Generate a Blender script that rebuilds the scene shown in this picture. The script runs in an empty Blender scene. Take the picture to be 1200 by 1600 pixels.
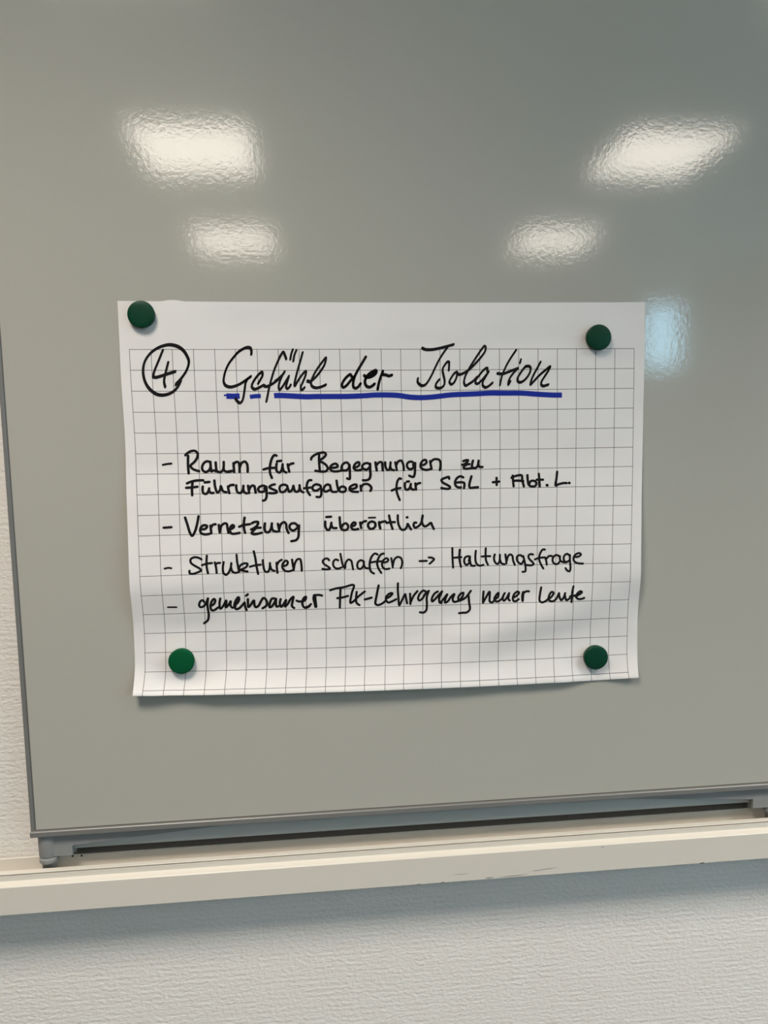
import bpy, bmesh, math, random
import numpy as np
from mathutils import Vector, Matrix

random.seed(4)
SC = bpy.context.scene
COL = SC.collection

# ------------------------------------------------------------------ camera
EYE = 1.45                                   # camera height above the floor, metres
YAW, PITCH, ROLL = 0.088845, -0.100076, -0.022654
FOCAL = 1194.69                              # in pixels of the 1200 x 1600 frame
cam = bpy.data.cameras.new('camera')
camo = bpy.data.objects.new('camera', cam)
COL.objects.link(camo)
cy, sy, cp, sp = math.cos(YAW), math.sin(YAW), math.cos(PITCH), math.sin(PITCH)
fwd = Vector((sy * cp, cy * cp, sp))
rgt = Vector((cy, -sy, 0))
upv = rgt.cross(fwd)
c_, s_ = math.cos(ROLL), math.sin(ROLL)
R2, U2 = rgt * c_ + upv * s_, upv * c_ - rgt * s_
M = Matrix((R2, U2, -fwd)).transposed().to_4x4()
M.translation = Vector((0, -0.9579, EYE))
camo.matrix_world = M
cam.sensor_fit = 'VERTICAL'
cam.sensor_height = 36.0
cam.lens = 36.0 * FOCAL / 1600.0
cam.clip_start = 0.02
SC.camera = camo

# ------------------------------------------------------------------ light and exposure
LAMP_POWER = 7.7                            # radiance of the ceiling panels' diffusers
BEAM_POWER = 21.5                            # downward beam of the panels over the board, watts
BEAM_SPREAD = 112.0                          # its prismatic cover cuts the light off towards the horizon
LAMP_COLOR = (1.0, 0.92, 0.81)
SKY_COLOR = (0.46, 0.78, 1.0)
SKY_POWER = 8.5
SC.view_settings.view_transform = 'Standard'
SC.view_settings.look = 'None'
SC.view_settings.exposure = 0.15
SC.view_settings.gamma = 1.0
SC.view_settings.use_curve_mapping = False
SC.cycles.max_bounces = 8
SC.cycles.diffuse_bounces = 5
SC.cycles.use_denoising = True
SC.cycles.sample_clamp_indirect = 6.0

world = bpy.data.worlds.new('sky')
SC.world = world
world.use_nodes = True
bg = world.node_tree.nodes['Background']
bg.inputs['Color'].default_value = (*SKY_COLOR, 1)
bg.inputs['Strength'].default_value = SKY_POWER

# ------------------------------------------------------------------ materials
def mat(name, color, rough=0.5, metal=0.0, spec=0.5):
    m = bpy.data.materials.new(name)
    m.use_nodes = True
    b = m.node_tree.nodes['Principled BSDF']
    b.inputs['Base Color'].default_value = (*color, 1)
    b.inputs['Roughness'].default_value = rough
    b.inputs['Metallic'].default_value = metal
    b.inputs['Specular IOR Level'].default_value = spec
    return m

def nodes_of(m):
    return m.node_tree.nodes, m.node_tree.links, m.node_tree.nodes['Principled BSDF']

def add(n, kind, **kw):
    x = n.new(kind)
    for k, v in kw.items():
        setattr(x, k, v)
    return x

def bump(m, scale, dist, stretch=(1, 1, 1), detail=2.0, rough=0.5):
    n, l, b = nodes_of(m)
    tc = add(n, 'ShaderNodeTexCoord')
    mp = add(n, 'ShaderNodeMapping')
    mp.inputs['Scale'].default_value = stretch
    nz = add(n, 'ShaderNodeTexNoise')
    nz.inputs['Scale'].default_value = scale
    nz.inputs['Detail'].default_value = detail
    nz.inputs['Roughness'].default_value = rough
    bp = add(n, 'ShaderNodeBump')
    bp.inputs['Strength'].default_value = 1.0
    bp.inputs['Distance'].default_value = dist
    l.new(tc.outputs['Object'], mp.inputs['Vector'])
    l.new(mp.outputs['Vector'], nz.inputs['Vector'])
    l.new(nz.outputs['Fac'], bp.inputs['Height'])
    l.new(bp.outputs['Normal'], b.inputs['Normal'])
    return nz, bp

def math_node(n, l, op, a, b=None, c=None):
    x = n.new('ShaderNodeMath')
    x.operation = op
    for k, v in enumerate((a, b, c)):
        if v is None:
            continue
        if isinstance(v, (int, float)):
            x.inputs[k].default_value = v
        else:
            l.new(v, x.inputs[k])
    return x.outputs[0]

# whiteboard enamel: pale grey gloss with a faint orange peel
M_board = mat('grey_enamel', (0.455, 0.442, 0.390), 0.085, 0.0, 1.0)
bump(M_board, 185.0, 6.8e-5, detail=2.5, rough=0.6)
M_frame = mat('grey_aluminium', (0.225, 0.222, 0.212), 0.42, 0.25)
M_plastic = mat('grey_plastic', (0.25, 0.255, 0.255), 0.5)
bump(M_plastic, 600.0, 4e-5)
M_profile = mat('blue_grey_profile', (0.46, 0.49, 0.48), 0.5, 0.2)
M_rail = mat('cream_lacquer', (0.70, 0.655, 0.585), 0.36)
bump(M_rail, 900.0, 1.0e-5)
M_dark = mat('scuff_grey', (0.10, 0.095, 0.09), 0.7)
M_gapshade = mat('painted_gap_shade', (0.05, 0.047, 0.042), 0.9, 0.0, 0.1)  # near-black brown, the shade of the gap above the rail put into colour
bump(M_gapshade, 500.0, 1e-3)
M_gasket = mat('grey_gasket', (0.11, 0.105, 0.10), 0.6)
M_screw = mat('dark_screw', (0.05, 0.045, 0.04), 0.4, 0.6)
M_ceiling = mat('ceiling_white', (0.56, 0.57, 0.55), 0.9)
bump(M_ceiling, 120.0, 4e-4)
M_floor = mat('grey_carpet', (0.085, 0.09, 0.10), 0.95)
bump(M_floor, 400.0, 2e-3)
M_roomwall = mat('room_wall_paint', (0.33, 0.315, 0.295), 0.85)
bump(M_roomwall, 160.0, 6e-4, (1, 1, 2.2))
M_winframe = mat('window_white', (0.72, 0.72, 0.70), 0.4)
M_door = mat('door_grey', (0.50, 0.50, 0.49), 0.45)
M_handle = mat('brushed_steel', (0.55, 0.55, 0.54), 0.3, 1.0)
M_lampframe = mat('lamp_frame_white', (0.7, 0.7, 0.68), 0.45)

# woven wallpaper: short horizontal ribs broken into threads
M_wall = mat('woven_wallpaper', (0.825, 0.79, 0.75), 0.88, 0.0, 0.25)
n, l, b = nodes_of(M_wall)
tc = add(n, 'ShaderNodeTexCoord')
mp = add(n, 'ShaderNodeMapping')
mp.inputs['Scale'].default_value = (150, 150, 240)
nz = add(n, 'ShaderNodeTexNoise')
nz.inputs['Scale'].default_value = 1.0
nz.inputs['Detail'].default_value = 3.0
nz.inputs['Roughness'].default_value = 0.6
l.new(tc.outputs['Object'], mp.inputs['Vector'])
l.new(mp.outputs['Vector'], nz.inputs['Vector'])
wv = add(n, 'ShaderNodeTexWave')
wv.wave_type = 'BANDS'
wv.bands_direction = 'Z'
wv.inputs['Scale'].default_value = 38.0
wv.inputs['Distortion'].default_value = 2.2
wv.inputs['Detail'].default_value = 2.0
wv.inputs['Detail Scale'].default_value = 3.0
l.new(tc.outputs['Object'], wv.inputs['Vector'])
h1 = math_node(n, l, 'MULTIPLY', wv.outputs['Fac'], 0.10)
h2 = math_node(n, l, 'ADD', nz.outputs['Fac'], h1)
bp = add(n, 'ShaderNodeBump')
bp.inputs['Strength'].default_value = 1.0
bp.inputs['Distance'].default_value = 0.0015
l.new(h2, bp.inputs['Height'])
l.new(bp.outputs['Normal'], b.inputs['Normal'])

# flipchart paper: printed square ruling carried by the sheet's own coordinates (in cells)
M_paper = mat('ruled_paper', (0.815, 0.785, 0.775), 0.75, 0.0, 0.3)
n, l, b = nodes_of(M_paper)
uv = add(n, 'ShaderNodeUVMap')
uv.uv_map = 'cells'
sx = add(n, 'ShaderNodeSeparateXYZ')
l.new(uv.outputs['UV'], sx.inputs['Vector'])
def line_mask(v):
    fr = math_node(n, l, 'FRACT', math_node(n, l, 'ADD', v, 0.5))
    d = math_node(n, l, 'ABSOLUTE', math_node(n, l, 'SUBTRACT', fr, 0.5))
    return math_node(n, l, 'LESS_THAN', d, 0.0145)
ms = line_mask(sx.outputs['X'])
mt = line_mask(sx.outputs['Y'])
ins = math_node(n, l, 'MULTIPLY', math_node(n, l, 'GREATER_THAN', sx.outputs['X'], -0.02),
                math_node(n, l, 'LESS_THAN', sx.outputs['X'], 25.02))
ins = math_node(n, l, 'MULTIPLY', ins, math_node(n, l, 'GREATER_THAN', sx.outputs['Y'], -0.02))
msk = math_node(n, l, 'MULTIPLY', math_node(n, l, 'MAXIMUM', ms, mt), ins)
mx = add(n, 'ShaderNodeMix', data_type='RGBA')
mx.inputs[6].default_value = (0.815, 0.785, 0.775, 1)
mx.inputs[7].default_value = (0.15, 0.14, 0.135, 1)
l.new(msk, mx.inputs[0])
l.new(mx.outputs[2], b.inputs['Base Color'])
nz = add(n, 'ShaderNodeTexNoise')
nz.inputs['Scale'].default_value = 11.0
nz.inputs['Detail'].default_value = 2.0
nz.inputs['Roughness'].default_value = 0.4
mp = add(n, 'ShaderNodeMapping')
mp.inputs['Scale'].default_value = (1.0, 1.0, 1.8)
tc = add(n, 'ShaderNodeTexCoord')
l.new(tc.outputs['Object'], mp.inputs['Vector'])
l.new(mp.outputs['Vector'], nz.inputs['Vector'])
bp = add(n, 'ShaderNodeBump')
bp.inputs['Strength'].default_value = 1.0
bp.inputs['Distance'].default_value = 0.0040
l.new(nz.outputs['Fac'], bp.inputs['Height'])
l.new(bp.outputs['Normal'], b.inputs['Normal'])

M_ink = mat('black_marker_ink', (0.009, 0.008, 0.009), 0.6, 0.0, 0.12)
M_blue = mat('blue_marker_ink', (0.014, 0.030, 0.31), 0.6, 0.0, 0.12)
M_green = mat('dark_green_plastic', (0.002, 0.045, 0.023), 0.4, 0.0, 0.2)
bump(M_green, 900.0, 1.5e-5)
M_green2 = mat('mid_green_plastic', (0.001, 0.085, 0.030), 0.6, 0.0, 0.12)
bump(M_green2, 900.0, 1.5e-5)

M_lamp = bpy.data.materials.new('lamp_diffuser')
M_lamp.use_nodes = True
n = M_lamp.node_tree.nodes
n.clear()
em = n.new('ShaderNodeEmission')
em.inputs['Color'].default_value = (*LAMP_COLOR, 1)
em.inputs['Strength'].default_value = LAMP_POWER
ou = n.new('ShaderNodeOutputMaterial')
M_lamp.node_tree.links.new(em.outputs[0], ou.inputs[0])

M_glass = bpy.data.materials.new('window_glass')
M_glass.use_nodes = True
n = M_glass.node_tree.nodes
n.clear()
tr = n.new('ShaderNodeBsdfTransparent')
tr.inputs['Color'].default_value = (0.93, 0.97, 0.97, 1)
gl = n.new('ShaderNodeBsdfGlossy')
gl.inputs['Roughness'].default_value = 0.02
mi = n.new('ShaderNodeMixShader')
mi.inputs[0].default_value = 0.06
ou = n.new('ShaderNodeOutputMaterial')
M_glass.node_tree.links.new(tr.outputs[0], mi.inputs[1])
M_glass.node_tree.links.new(gl.outputs[0], mi.inputs[2])
M_glass.node_tree.links.new(mi.outputs[0], ou.inputs[0])

# ------------------------------------------------------------------ mesh helpers
def link(name, bm, material, parent=None, smooth=False, loc=None):
    me = bpy.data.meshes.new(name)
    bmesh.ops.recalc_face_normals(bm, faces=bm.faces)
    bm.to_mesh(me)
    bm.free()
    me.materials.append(material)
    if smooth:
        for p in me.polygons:
            p.use_smooth = True
    o = bpy.data.objects.new(name, me)
    COL.objects.link(o)
    if loc is not None:
        o.location = loc
    if parent is not None:
        o.parent = parent
    return o

def thing(name, label, cat, loc=(0, 0, 0), group=None):
    o = bpy.data.objects.new(name, None)
    COL.objects.link(o)
    o.location = loc
    o.empty_display_size = 0.05
    o['label'] = label
    o['category'] = cat
    if group:
        o['group'] = group
    return o

def structure(o):
    o['kind'] = 'structure'
    return o

def box(bm, x0, x1, y0, y1, z0, z1, bev=0.0, seg=2):
    r = bmesh.ops.create_cube(bm, size=1.0)
    vs = r['verts']
    for v in vs:
        v.co = Vector((x0 if v.co.x < 0 else x1, y0 if v.co.y < 0 else y1, z0 if v.co.z < 0 else z1))
    if bev > 0:
        es = {e for v in vs for e in v.link_edges}
        bmesh.ops.bevel(bm, geom=list(es), offset=bev, segments=seg, affect='EDGES', profile=0.5)

def lathe(bm, prof, seg=48, axis='Z', origin=(0, 0, 0)):
    """prof: (radius, height) pairs; axis 'Z' turns about Z, 'Y' turns about -Y (towards the room)."""
    rings = []
    ox, oy, oz = origin
    for r, h in prof:
        ring = []
        if r < 1e-7:
            co = (ox, oy, oz + h) if axis == 'Z' else (ox, oy - h, oz)
            ring = [bm.verts.new(co)]
        else:
            for k in range(seg):
                a = 2 * math.pi * k / seg
                u, v = r * math.cos(a), r * math.sin(a)
                co = (ox + u, oy + v, oz + h) if axis == 'Z' else (ox + u, oy - h, oz + v)
                ring.append(bm.verts.new(co))
        rings.append(ring)
    for a, b_ in zip(rings, rings[1:]):
        for k in range(seg):
            k2 = (k + 1) % seg
            if len(a) == 1:
                bm.faces.new((a[0], b_[k], b_[k2]))
            elif len(b_) == 1:
                bm.faces.new((a[k], a[k2], b_[0]))
            else:
                bm.faces.new((a[k], a[k2], b_[k2], b_[k]))

def extrude(bm, pts, lo, hi, plane='YZ'):
    """closed polygon swept along X (plane YZ) or along Y (plane XZ)."""
    def co(p, t):
        return (t, p[0], p[1]) if plane == 'YZ' else (p[0], t, p[1])
    a = [bm.verts.new(co(p, lo)) for p in pts]
    b_ = [bm.verts.new(co(p, hi)) for p in pts]
    k = len(pts)
    for i in range(k):
        j = (i + 1) % k
        bm.faces.new((a[i], a[j], b_[j], b_[i]))
    f1 = bm.faces.new(a)
    f2 = bm.faces.new(b_)
    bmesh.ops.triangulate(bm, faces=[f1, f2])

# ------------------------------------------------------------------ the room
X0, X1, YB, YF, H = -2.60, 3.70, -5.60, 0.034, 2.755
T = 0.15
def wall(name, boxes, m):
    bm = bmesh.new()
    for q in boxes:
        box(bm, *q)
    return structure(link(name, bm, m))

wall('wall_front', [(X0 - T, X1 + T, YF, YF + T, 0, H)], M_wall)
wall('wall_left', [(X0 - T, X0, YB - T, YF, 0, H)], M_roomwall)
# back wall with one high narrow window and a door
HW = (2.88, 3.28, 1.94, 2.58)
wall('wall_back', [(X0, HW[0], YB - T, YB, 0, H), (HW[1], X1, YB - T, YB, 0, H),
                   (HW[0], HW[1], YB - T, YB, 0, HW[2]), (HW[0], HW[1], YB - T, YB, HW[3], H)], M_roomwall)
# window wall on the right
WINS = [(-4.6, -3.4), (-2.5, -1.3)]
WZ0, WZ1 = 0.95, 2.10
wall('wall_right', [(X1, X1 + T, YB - T, YF, 0, WZ0), (X1, X1 + T, YB - T, YF, WZ1, H),
                    (X1, X1 + T, YB - T, WINS[0][0], WZ0, WZ1), (X1, X1 + T, WINS[0][1], WINS[1][0], WZ0, WZ1),
                    (X1, X1 + T, WINS[1][1], YF, WZ0, WZ1)], M_roomwall)
bm = bmesh.new(); box(bm, X0 - T, X1 + T, YB - T, YF + T, -0.12, 0)
structure(link('floor', bm, M_floor))
bm = bmesh.new(); box(bm, X0 - T, X1 + T, YB - T, YF + T, H, H + 0.12)
structure(link('ceiling', bm, M_ceiling))

def window(name, axis, a0, a1, z0, z1, at, mull):
    bm = bmesh.new()
    f = 0.05
    def bar(p0, p1, q0, q1):
        if axis == 'Y':
            box(bm, at + 0.03, at + 0.09, p0, p1, q0, q1, 0.004)
        else:
            box(bm, p0, p1, at - 0.09, at - 0.03, q0, q1, 0.004)
    bar(a0, a0 + f, z0, z1); bar(a1 - f, a1, z0, z1)
    bar(a0 + f, a1 - f, z0, z0 + f); bar(a0 + f, a1 - f, z1 - f, z1)
    for k in range(mull):
        c = a0 + (a1 - a0) * (k + 1) / (mull + 1)
        bar(c - 0.03, c + 0.03, z0 + f, z1 - f)
    o = structure(link(name, bm, M_winframe))
    bm = bmesh.new()
    if axis == 'Y':
        box(bm, at + 0.056, at + 0.062, a0 + f, a1 - f, z0 + f, z1 - f)
    else:
        box(bm, a0 + f, a1 - f, at - 0.062, at - 0.056, z0 + f, z1 - f)
    link('pane', bm, M_glass, o)
    return o
window('window_1', 'X', HW[0], HW[1], HW[2], HW[3], YB, 0)
for k, (a0, a1) in enumerate(WINS):
    window('window_%d' % (k + 2), 'Y', a0, a1, WZ0, WZ1, X1, 1)

# ceiling lights: flat panels on a regular grid, each a thing
LX = [-0.487, 1.675]
LY = [-1.09, -2.70, -4.31]
ROWS = ['in row nearest whiteboard', 'in middle row', 'in row farthest from whiteboard']
COLS = ['on the left side', 'on the window side']
for r, ly in enumerate(LY):
    for c, lx in enumerate(LX):
        t = thing('ceiling_light', 'rectangular ceiling light panel %s, %s' % (ROWS[r], COLS[c]), 'ceiling light',
                  (lx, ly, H), 'ceiling light panels')
        bm = bmesh.new()
        w, v, fw = 0.268, 0.312, 0.018
        box(bm, -w, w, -v, -v + fw, -0.012, 0, 0.002); box(bm, -w, w, v - fw, v, -0.012, 0, 0.002)
        box(bm, -w, -w + fw, -v + fw, v - fw, -0.012, 0, 0.002); box(bm, w - fw, w, -v + fw, v - fw, -0.012, 0, 0.002)
        link('frame', bm, M_lampframe, t)
        bm = bmesh.new()
        box(bm, -w + fw, w - fw, -v + fw, v - fw, -0.006, -0.001)
        link('diffuser', bm, M_lamp, t)
        ld = bpy.data.lights.new('beam', 'AREA')
        ld.shape = 'RECTANGLE'
        ld.size = 2 * (w - fw)
        ld.size_y = 2 * (v - fw)
        ld.energy = BEAM_POWER * (1.0, 0.12, 0.12)[r] * (0.92, 1.16)[c]   # the rows behind are dimmed
        ld.color = LAMP_COLOR
        ld.spread = math.radians(BEAM_SPREAD)
        lo = bpy.data.objects.new('beam', ld)
        COL.objects.link(lo)
        lo.location = (0, 0, -0.0065)
        lo.parent = t

# ------------------------------------------------------------------ wall rail under the board
RX0, RX1 = -2.0, 2.6
rail = thing('guide_rail', 'cream lacquered guide rail running along the wall under the whiteboard', 'rail', (0, 0, EYE))
prof = [(0.034, -0.587), (-0.0165, -0.587), (-0.018, -0.5855), (-0.018, -0.5500), (-0.0172, -0.5490), (-0.0108, -0.5463),
        (-0.010, -0.5458), (-0.010, -0.5391), (-0.0035, -0.5391), (-0.0035, -0.5373), (-0.0100, -0.5373), (-0.0096, -0.5368),
        (-0.0020, -0.5366), (-0.0015, -0.5371), (-0.0015, -0.558), (0.0250, -0.558), (0.0250, -0.5357), (0.0254, -0.5352),
        (0.0276, -0.5352), (0.0280, -0.5357), (0.0280, -0.558), (0.034, -0.558)]
bm = bmesh.new(); extrude(bm, prof, RX0, RX1)
link('rail_profile', bm, M_rail, rail)
for sxp, szp in ((-0.3307, -0.5368), (-0.3194, -0.5372)):
    bm = bmesh.new()
    lathe(bm, [(0, 0.0012), (0.0011, 0.0011), (0.0013, 0.0004), (0.0013, -0.0006)], 12, 'Y', (sxp, 0.0250, szp - 0.0006))
    link('screw', bm, M_screw, rail, True)
# dark scuffs on the lip, thin smears of rubbed-off paint
def scuff(x, z, length, tilt, th):
    bm = bmesh.new()
    pts, k = [], 7
    for i in range(k + 1):
        u = i / k - 0.5
        pts.append((x + u * length, z + u * length * tilt + random.uniform(-.0003, .0003), th * (1 - (2 * u) ** 2) + 0.00006))
    va = [bm.verts.new((a, -0.01806, q + h)) for a, q, h in pts]
    vb = [bm.verts.new((a, -0.01806, q - h)) for a, q, h in pts]
    for i in range(k):
        bm.faces.new((va[i], va[i + 1], vb[i + 1], vb[i]))
    link('scuff_mark', bm, M_dark, rail)

# ------------------------------------------------------------------ whiteboard
BX0, BX1, BZ0, BZ1 = -0.3711, 0.6360, -0.4945, 0.70
board = thing('whiteboard', 'large grey magnetic whiteboard with a thin grey metal frame above the cream rail', 'whiteboard', (0, 0, EYE))
bm = bmesh.new(); box(bm, BX0 + 0.0056, BX1 - 0.0056, 0.0, 0.016, -0.4864, BZ1 - 0.009)
link('writing_surface', bm, M_board, board)
bm = bmesh.new()
for q in ((BX0 + 0.0045, BX0 + 0.0064), (BX1 - 0.0064, BX1 - 0.0045)):
    box(bm, *q, -0.0004, 0.012, -0.4872, BZ1 - 0.009)
box(bm, BX0 + 0.0064, BX1 - 0.0064, -0.0004, 0.012, -0.4872, -0.4858)
link('gasket', bm, M_gasket, board)
for nm, q in (('frame_side', (BX0, BX0 + 0.0050, -0.0016, 0.018, BZ0 + 0.004, BZ1)),
              ('frame_side', (BX1 - 0.0050, BX1, -0.0016, 0.018, BZ0 + 0.004, BZ1)),
              ('frame_bottom', (BX0 - 0.0004, BX1 + 0.0004, -0.0045, 0.018, BZ0, -0.4870)),
              ('frame_top', (BX0, BX1, -0.0022, 0.018, BZ1 - 0.008, BZ1))):
    bm = bmesh.new(); box(bm, *q, 0.0013, 3)
    link(nm, bm, M_frame, board, False)
# recessed carrier profile along the lower edge
bm = bmesh.new()
extrude(bm, [(0.0120, -0.4945), (0.0120, -0.5185), (0.0130, -0.5205), (0.0175, -0.5205), (0.0175, -0.4945)], BX0 + 0.03, BX1 - 0.03)
link('carrier_profile', bm, M_profile, board)
bm = bmesh.new(); box(bm, BX0 + 0.05, BX1 - 0.05, 0.0134, 0.0170, -0.5290, -0.5204)  # added dark strip, paints the shadowed gap between carrier profile and rail
link('gap_shade_strip', bm, M_gapshade, board)
for side in (-1, 1):
    e = BX0 if side < 0 else BX1
    sg = -side
    ax = e + sg * 0.0165
    bm = bmesh.new()
    lathe(bm, [(0, -0.4945), (0.0126, -0.4945), (0.0131, -0.500), (0.0129, -0.5245), (0.0124, -0.5258), (0, -0.5258)], 40, 'Z', (ax, 0.0130, 0))
    for f in bm.faces:
        f.smooth = True
    a1, a2 = sorted((ax, e + sg * 0.0478))
    box(bm, a1, a2, 0.0032, 0.0118, -0.5245, -0.4946)
    extrude(bm, [(e + sg * 0.0478, -0.4946), (ax + sg * 0.25, -0.4946), (ax + sg * 0.25, -0.4960), (e + sg * 0.0478, -0.5115)], 0.0034, 0.0118, 'XZ')
    br = link('corner_bracket', bm, M_plastic, board)
    bm = bmesh.new()
    lathe(bm, [(0, -0.5262), (0.0112, -0.5262), (0.0116, -0.5268), (0.0116, -0.5318), (0.0110, -0.5326), (0.0088, -0.5330),
               (0.0086, -0.5520), (0, -0.5525)], 40, 'Z', (ax, 0.0097, 0))
    link('guide_roller', bm, M_plastic, br, True)

# ------------------------------------------------------------------ folded flipchart sheet
NODE_X = [
  [-228.1,-215.0,-189.6,-164.9,-139.7,-114.5,-89.6,-63.9,-38.5,-13.3,11.5,36.4,61.1,87.4,111.6,136.1,160.8,185.5,210.7,235.8,260.4,285.3,310.0,334.7,359.7,384.8,410.0,423.8],
  [-228.6,-217.4,-191.9,-167.1,-141.8,-116.5,-91.5,-65.6,-40.1,-14.9,10.1,35.0,59.9,86.3,110.5,135.1,159.8,184.7,210.1,235.2,259.9,284.9,309.8,334.4,359.5,384.7,410.1,424.1],
  [-228.8,-217.5,-192.0,-167.2,-142.0,-116.6,-91.6,-65.8,-40.3,-15.0,9.9,34.9,59.8,86.2,110.4,135.0,159.7,184.6,210.0,235.1,259.8,284.8,309.7,334.3,359.4,384.8,410.2,423.8],
  [-228.8,-217.4,-191.9,-167.2,-141.9,-116.6,-91.6,-65.7,-40.3,-15.0,9.9,34.9,59.8,86.2,110.4,135.0,159.7,184.6,210.0,235.1,259.7,284.7,309.6,334.3,359.3,384.7,410.1,423.5],
  [-228.5,-217.1,-191.6,-166.8,-141.6,-116.3,-91.3,-65.4,-40.0,-14.7,10.2,35.1,60.0,86.3,110.5,135.2,159.9,184.7,210.1,235.2,259.8,284.7,309.5,334.2,359.2,384.5,409.9,423.1],
  [-228.2,-216.8,-191.3,-166.5,-141.3,-116.0,-91.0,-65.2,-39.8,-14.5,10.4,35.3,60.1,86.5,110.6,135.2,160.0,184.8,210.1,235.2,259.8,284.6,309.4,334.1,359.1,384.2,409.6,422.7],
  [-228.3,-216.7,-191.3,-166.5,-141.3,-116.0,-91.0,-65.2,-39.8,-14.6,10.3,35.2,60.0,86.4,110.5,135.1,159.9,184.8,210.0,235.1,259.7,284.5,309.2,333.9,359.0,384.0,409.2,422.1],
  [-228.8,-216.8,-191.4,-166.6,-141.4,-116.2,-91.3,-65.4,-40.1,-14.8,10.1,35.0,59.8,86.1,110.3,134.8,159.6,184.5,209.7,234.7,259.3,284.2,308.8,333.5,358.6,383.6,408.6,421.3],
  [-229.2,-216.9,-191.6,-166.8,-141.6,-116.4,-91.6,-65.8,-40.4,-15.2,9.7,34.6,59.4,85.8,109.9,134.5,159.2,184.1,209.3,234.3,258.7,283.6,308.3,332.8,357.8,382.8,407.7,420.2],
  [-229.4,-217.0,-191.7,-167.0,-141.9,-116.7,-91.9,-66.2,-40.8,-15.6,9.3,34.2,59.0,85.3,109.5,134.1,158.8,183.6,208.8,233.7,258.1,282.9,307.6,331.9,356.6,381.5,406.3,418.9],
  [-229.5,-217.1,-191.8,-167.2,-142.1,-117.0,-92.2,-66.6,-41.2,-16.0,8.8,33.7,58.5,84.8,109.0,133.6,158.3,183.1,208.3,233.1,257.5,282.2,306.8,331.0,355.4,380.0,404.8,417.8],
  [-229.7,-217.2,-191.9,-167.3,-142.4,-117.3,-92.6,-66.9,-41.6,-16.4,8.4,33.3,58.0,84.3,108.5,133.1,157.8,182.5,207.6,232.5,256.9,281.5,306.0,330.2,354.4,378.7,403.4,416.8],
  [-230.0,-217.3,-192.0,-167.4,-142.5,-117.5,-92.8,-67.1,-41.8,-16.7,8.1,33.0,57.7,84.0,108.1,132.7,157.4,182.0,207.1,232.1,256.5,281.1,305.4,329.5,353.7,377.9,402.5,416.3],
  [-230.0,-217.3,-192.0,-167.4,-142.4,-117.5,-92.8,-67.1,-41.8,-16.6,8.2,33.0,57.7,84.0,108.1,132.6,157.2,181.9,206.9,231.7,256.1,280.6,304.8,328.9,353.3,377.7,402.6,416.6],
  [-230.1,-217.3,-192.0,-167.4,-142.4,-117.3,-92.6,-66.9,-41.6,-16.5,8.2,33.0,57.7,84.0,108.1,132.5,157.0,181.6,206.4,231.0,255.2,279.6,303.9,328.2,353.1,378.1,403.2,417.3],
  [-230.7,-217.8,-192.5,-167.8,-142.7,-117.6,-92.8,-67.1,-41.8,-16.7,8.0,32.8,57.5,83.7,107.8,132.1,156.5,181.0,205.7,230.2,254.3,279.0,303.6,328.3,353.5,378.7,403.9,417.9],
  [-231.3,-218.7,-193.4,-168.7,-143.5,-118.3,-93.5,-67.8,-42.4,-17.3,7.4,32.2,56.9,83.1,107.2,131.5,155.8,180.3,205.2,229.8,254.2,279.2,304.1,328.9,354.0,379.1,404.2,418.2],
  [-231.9,-219.5,-194.4,-169.7,-144.5,-119.1,-94.3,-68.5,-43.2,-18.1,6.6,31.4,56.1,82.3,106.3,130.6,155.1,179.7,204.9,229.9,254.5,279.5,304.3,329.0,354.1,379.1,404.0,418.2],
  [-233.2,-221.5,-196.9,-172.4,-146.6,-121.2,-96.3,-70.6,-45.3,-20.1,4.6,29.5,54.2,80.4,104.5,129.0,153.7,178.5,203.9,229.0,253.7,278.7,303.6,329.2,355.4,380.4,404.2,417.3],
  [-233.4,-221.7,-196.8,-172.4,-146.7,-121.4,-96.6,-70.9,-45.6,-20.4,4.3,29.1,53.8,80.0,104.1,128.7,153.4,178.3,203.7,228.9,253.6,278.7,303.6,329.1,355.7,380.7,404.2,417.4]]
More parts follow.
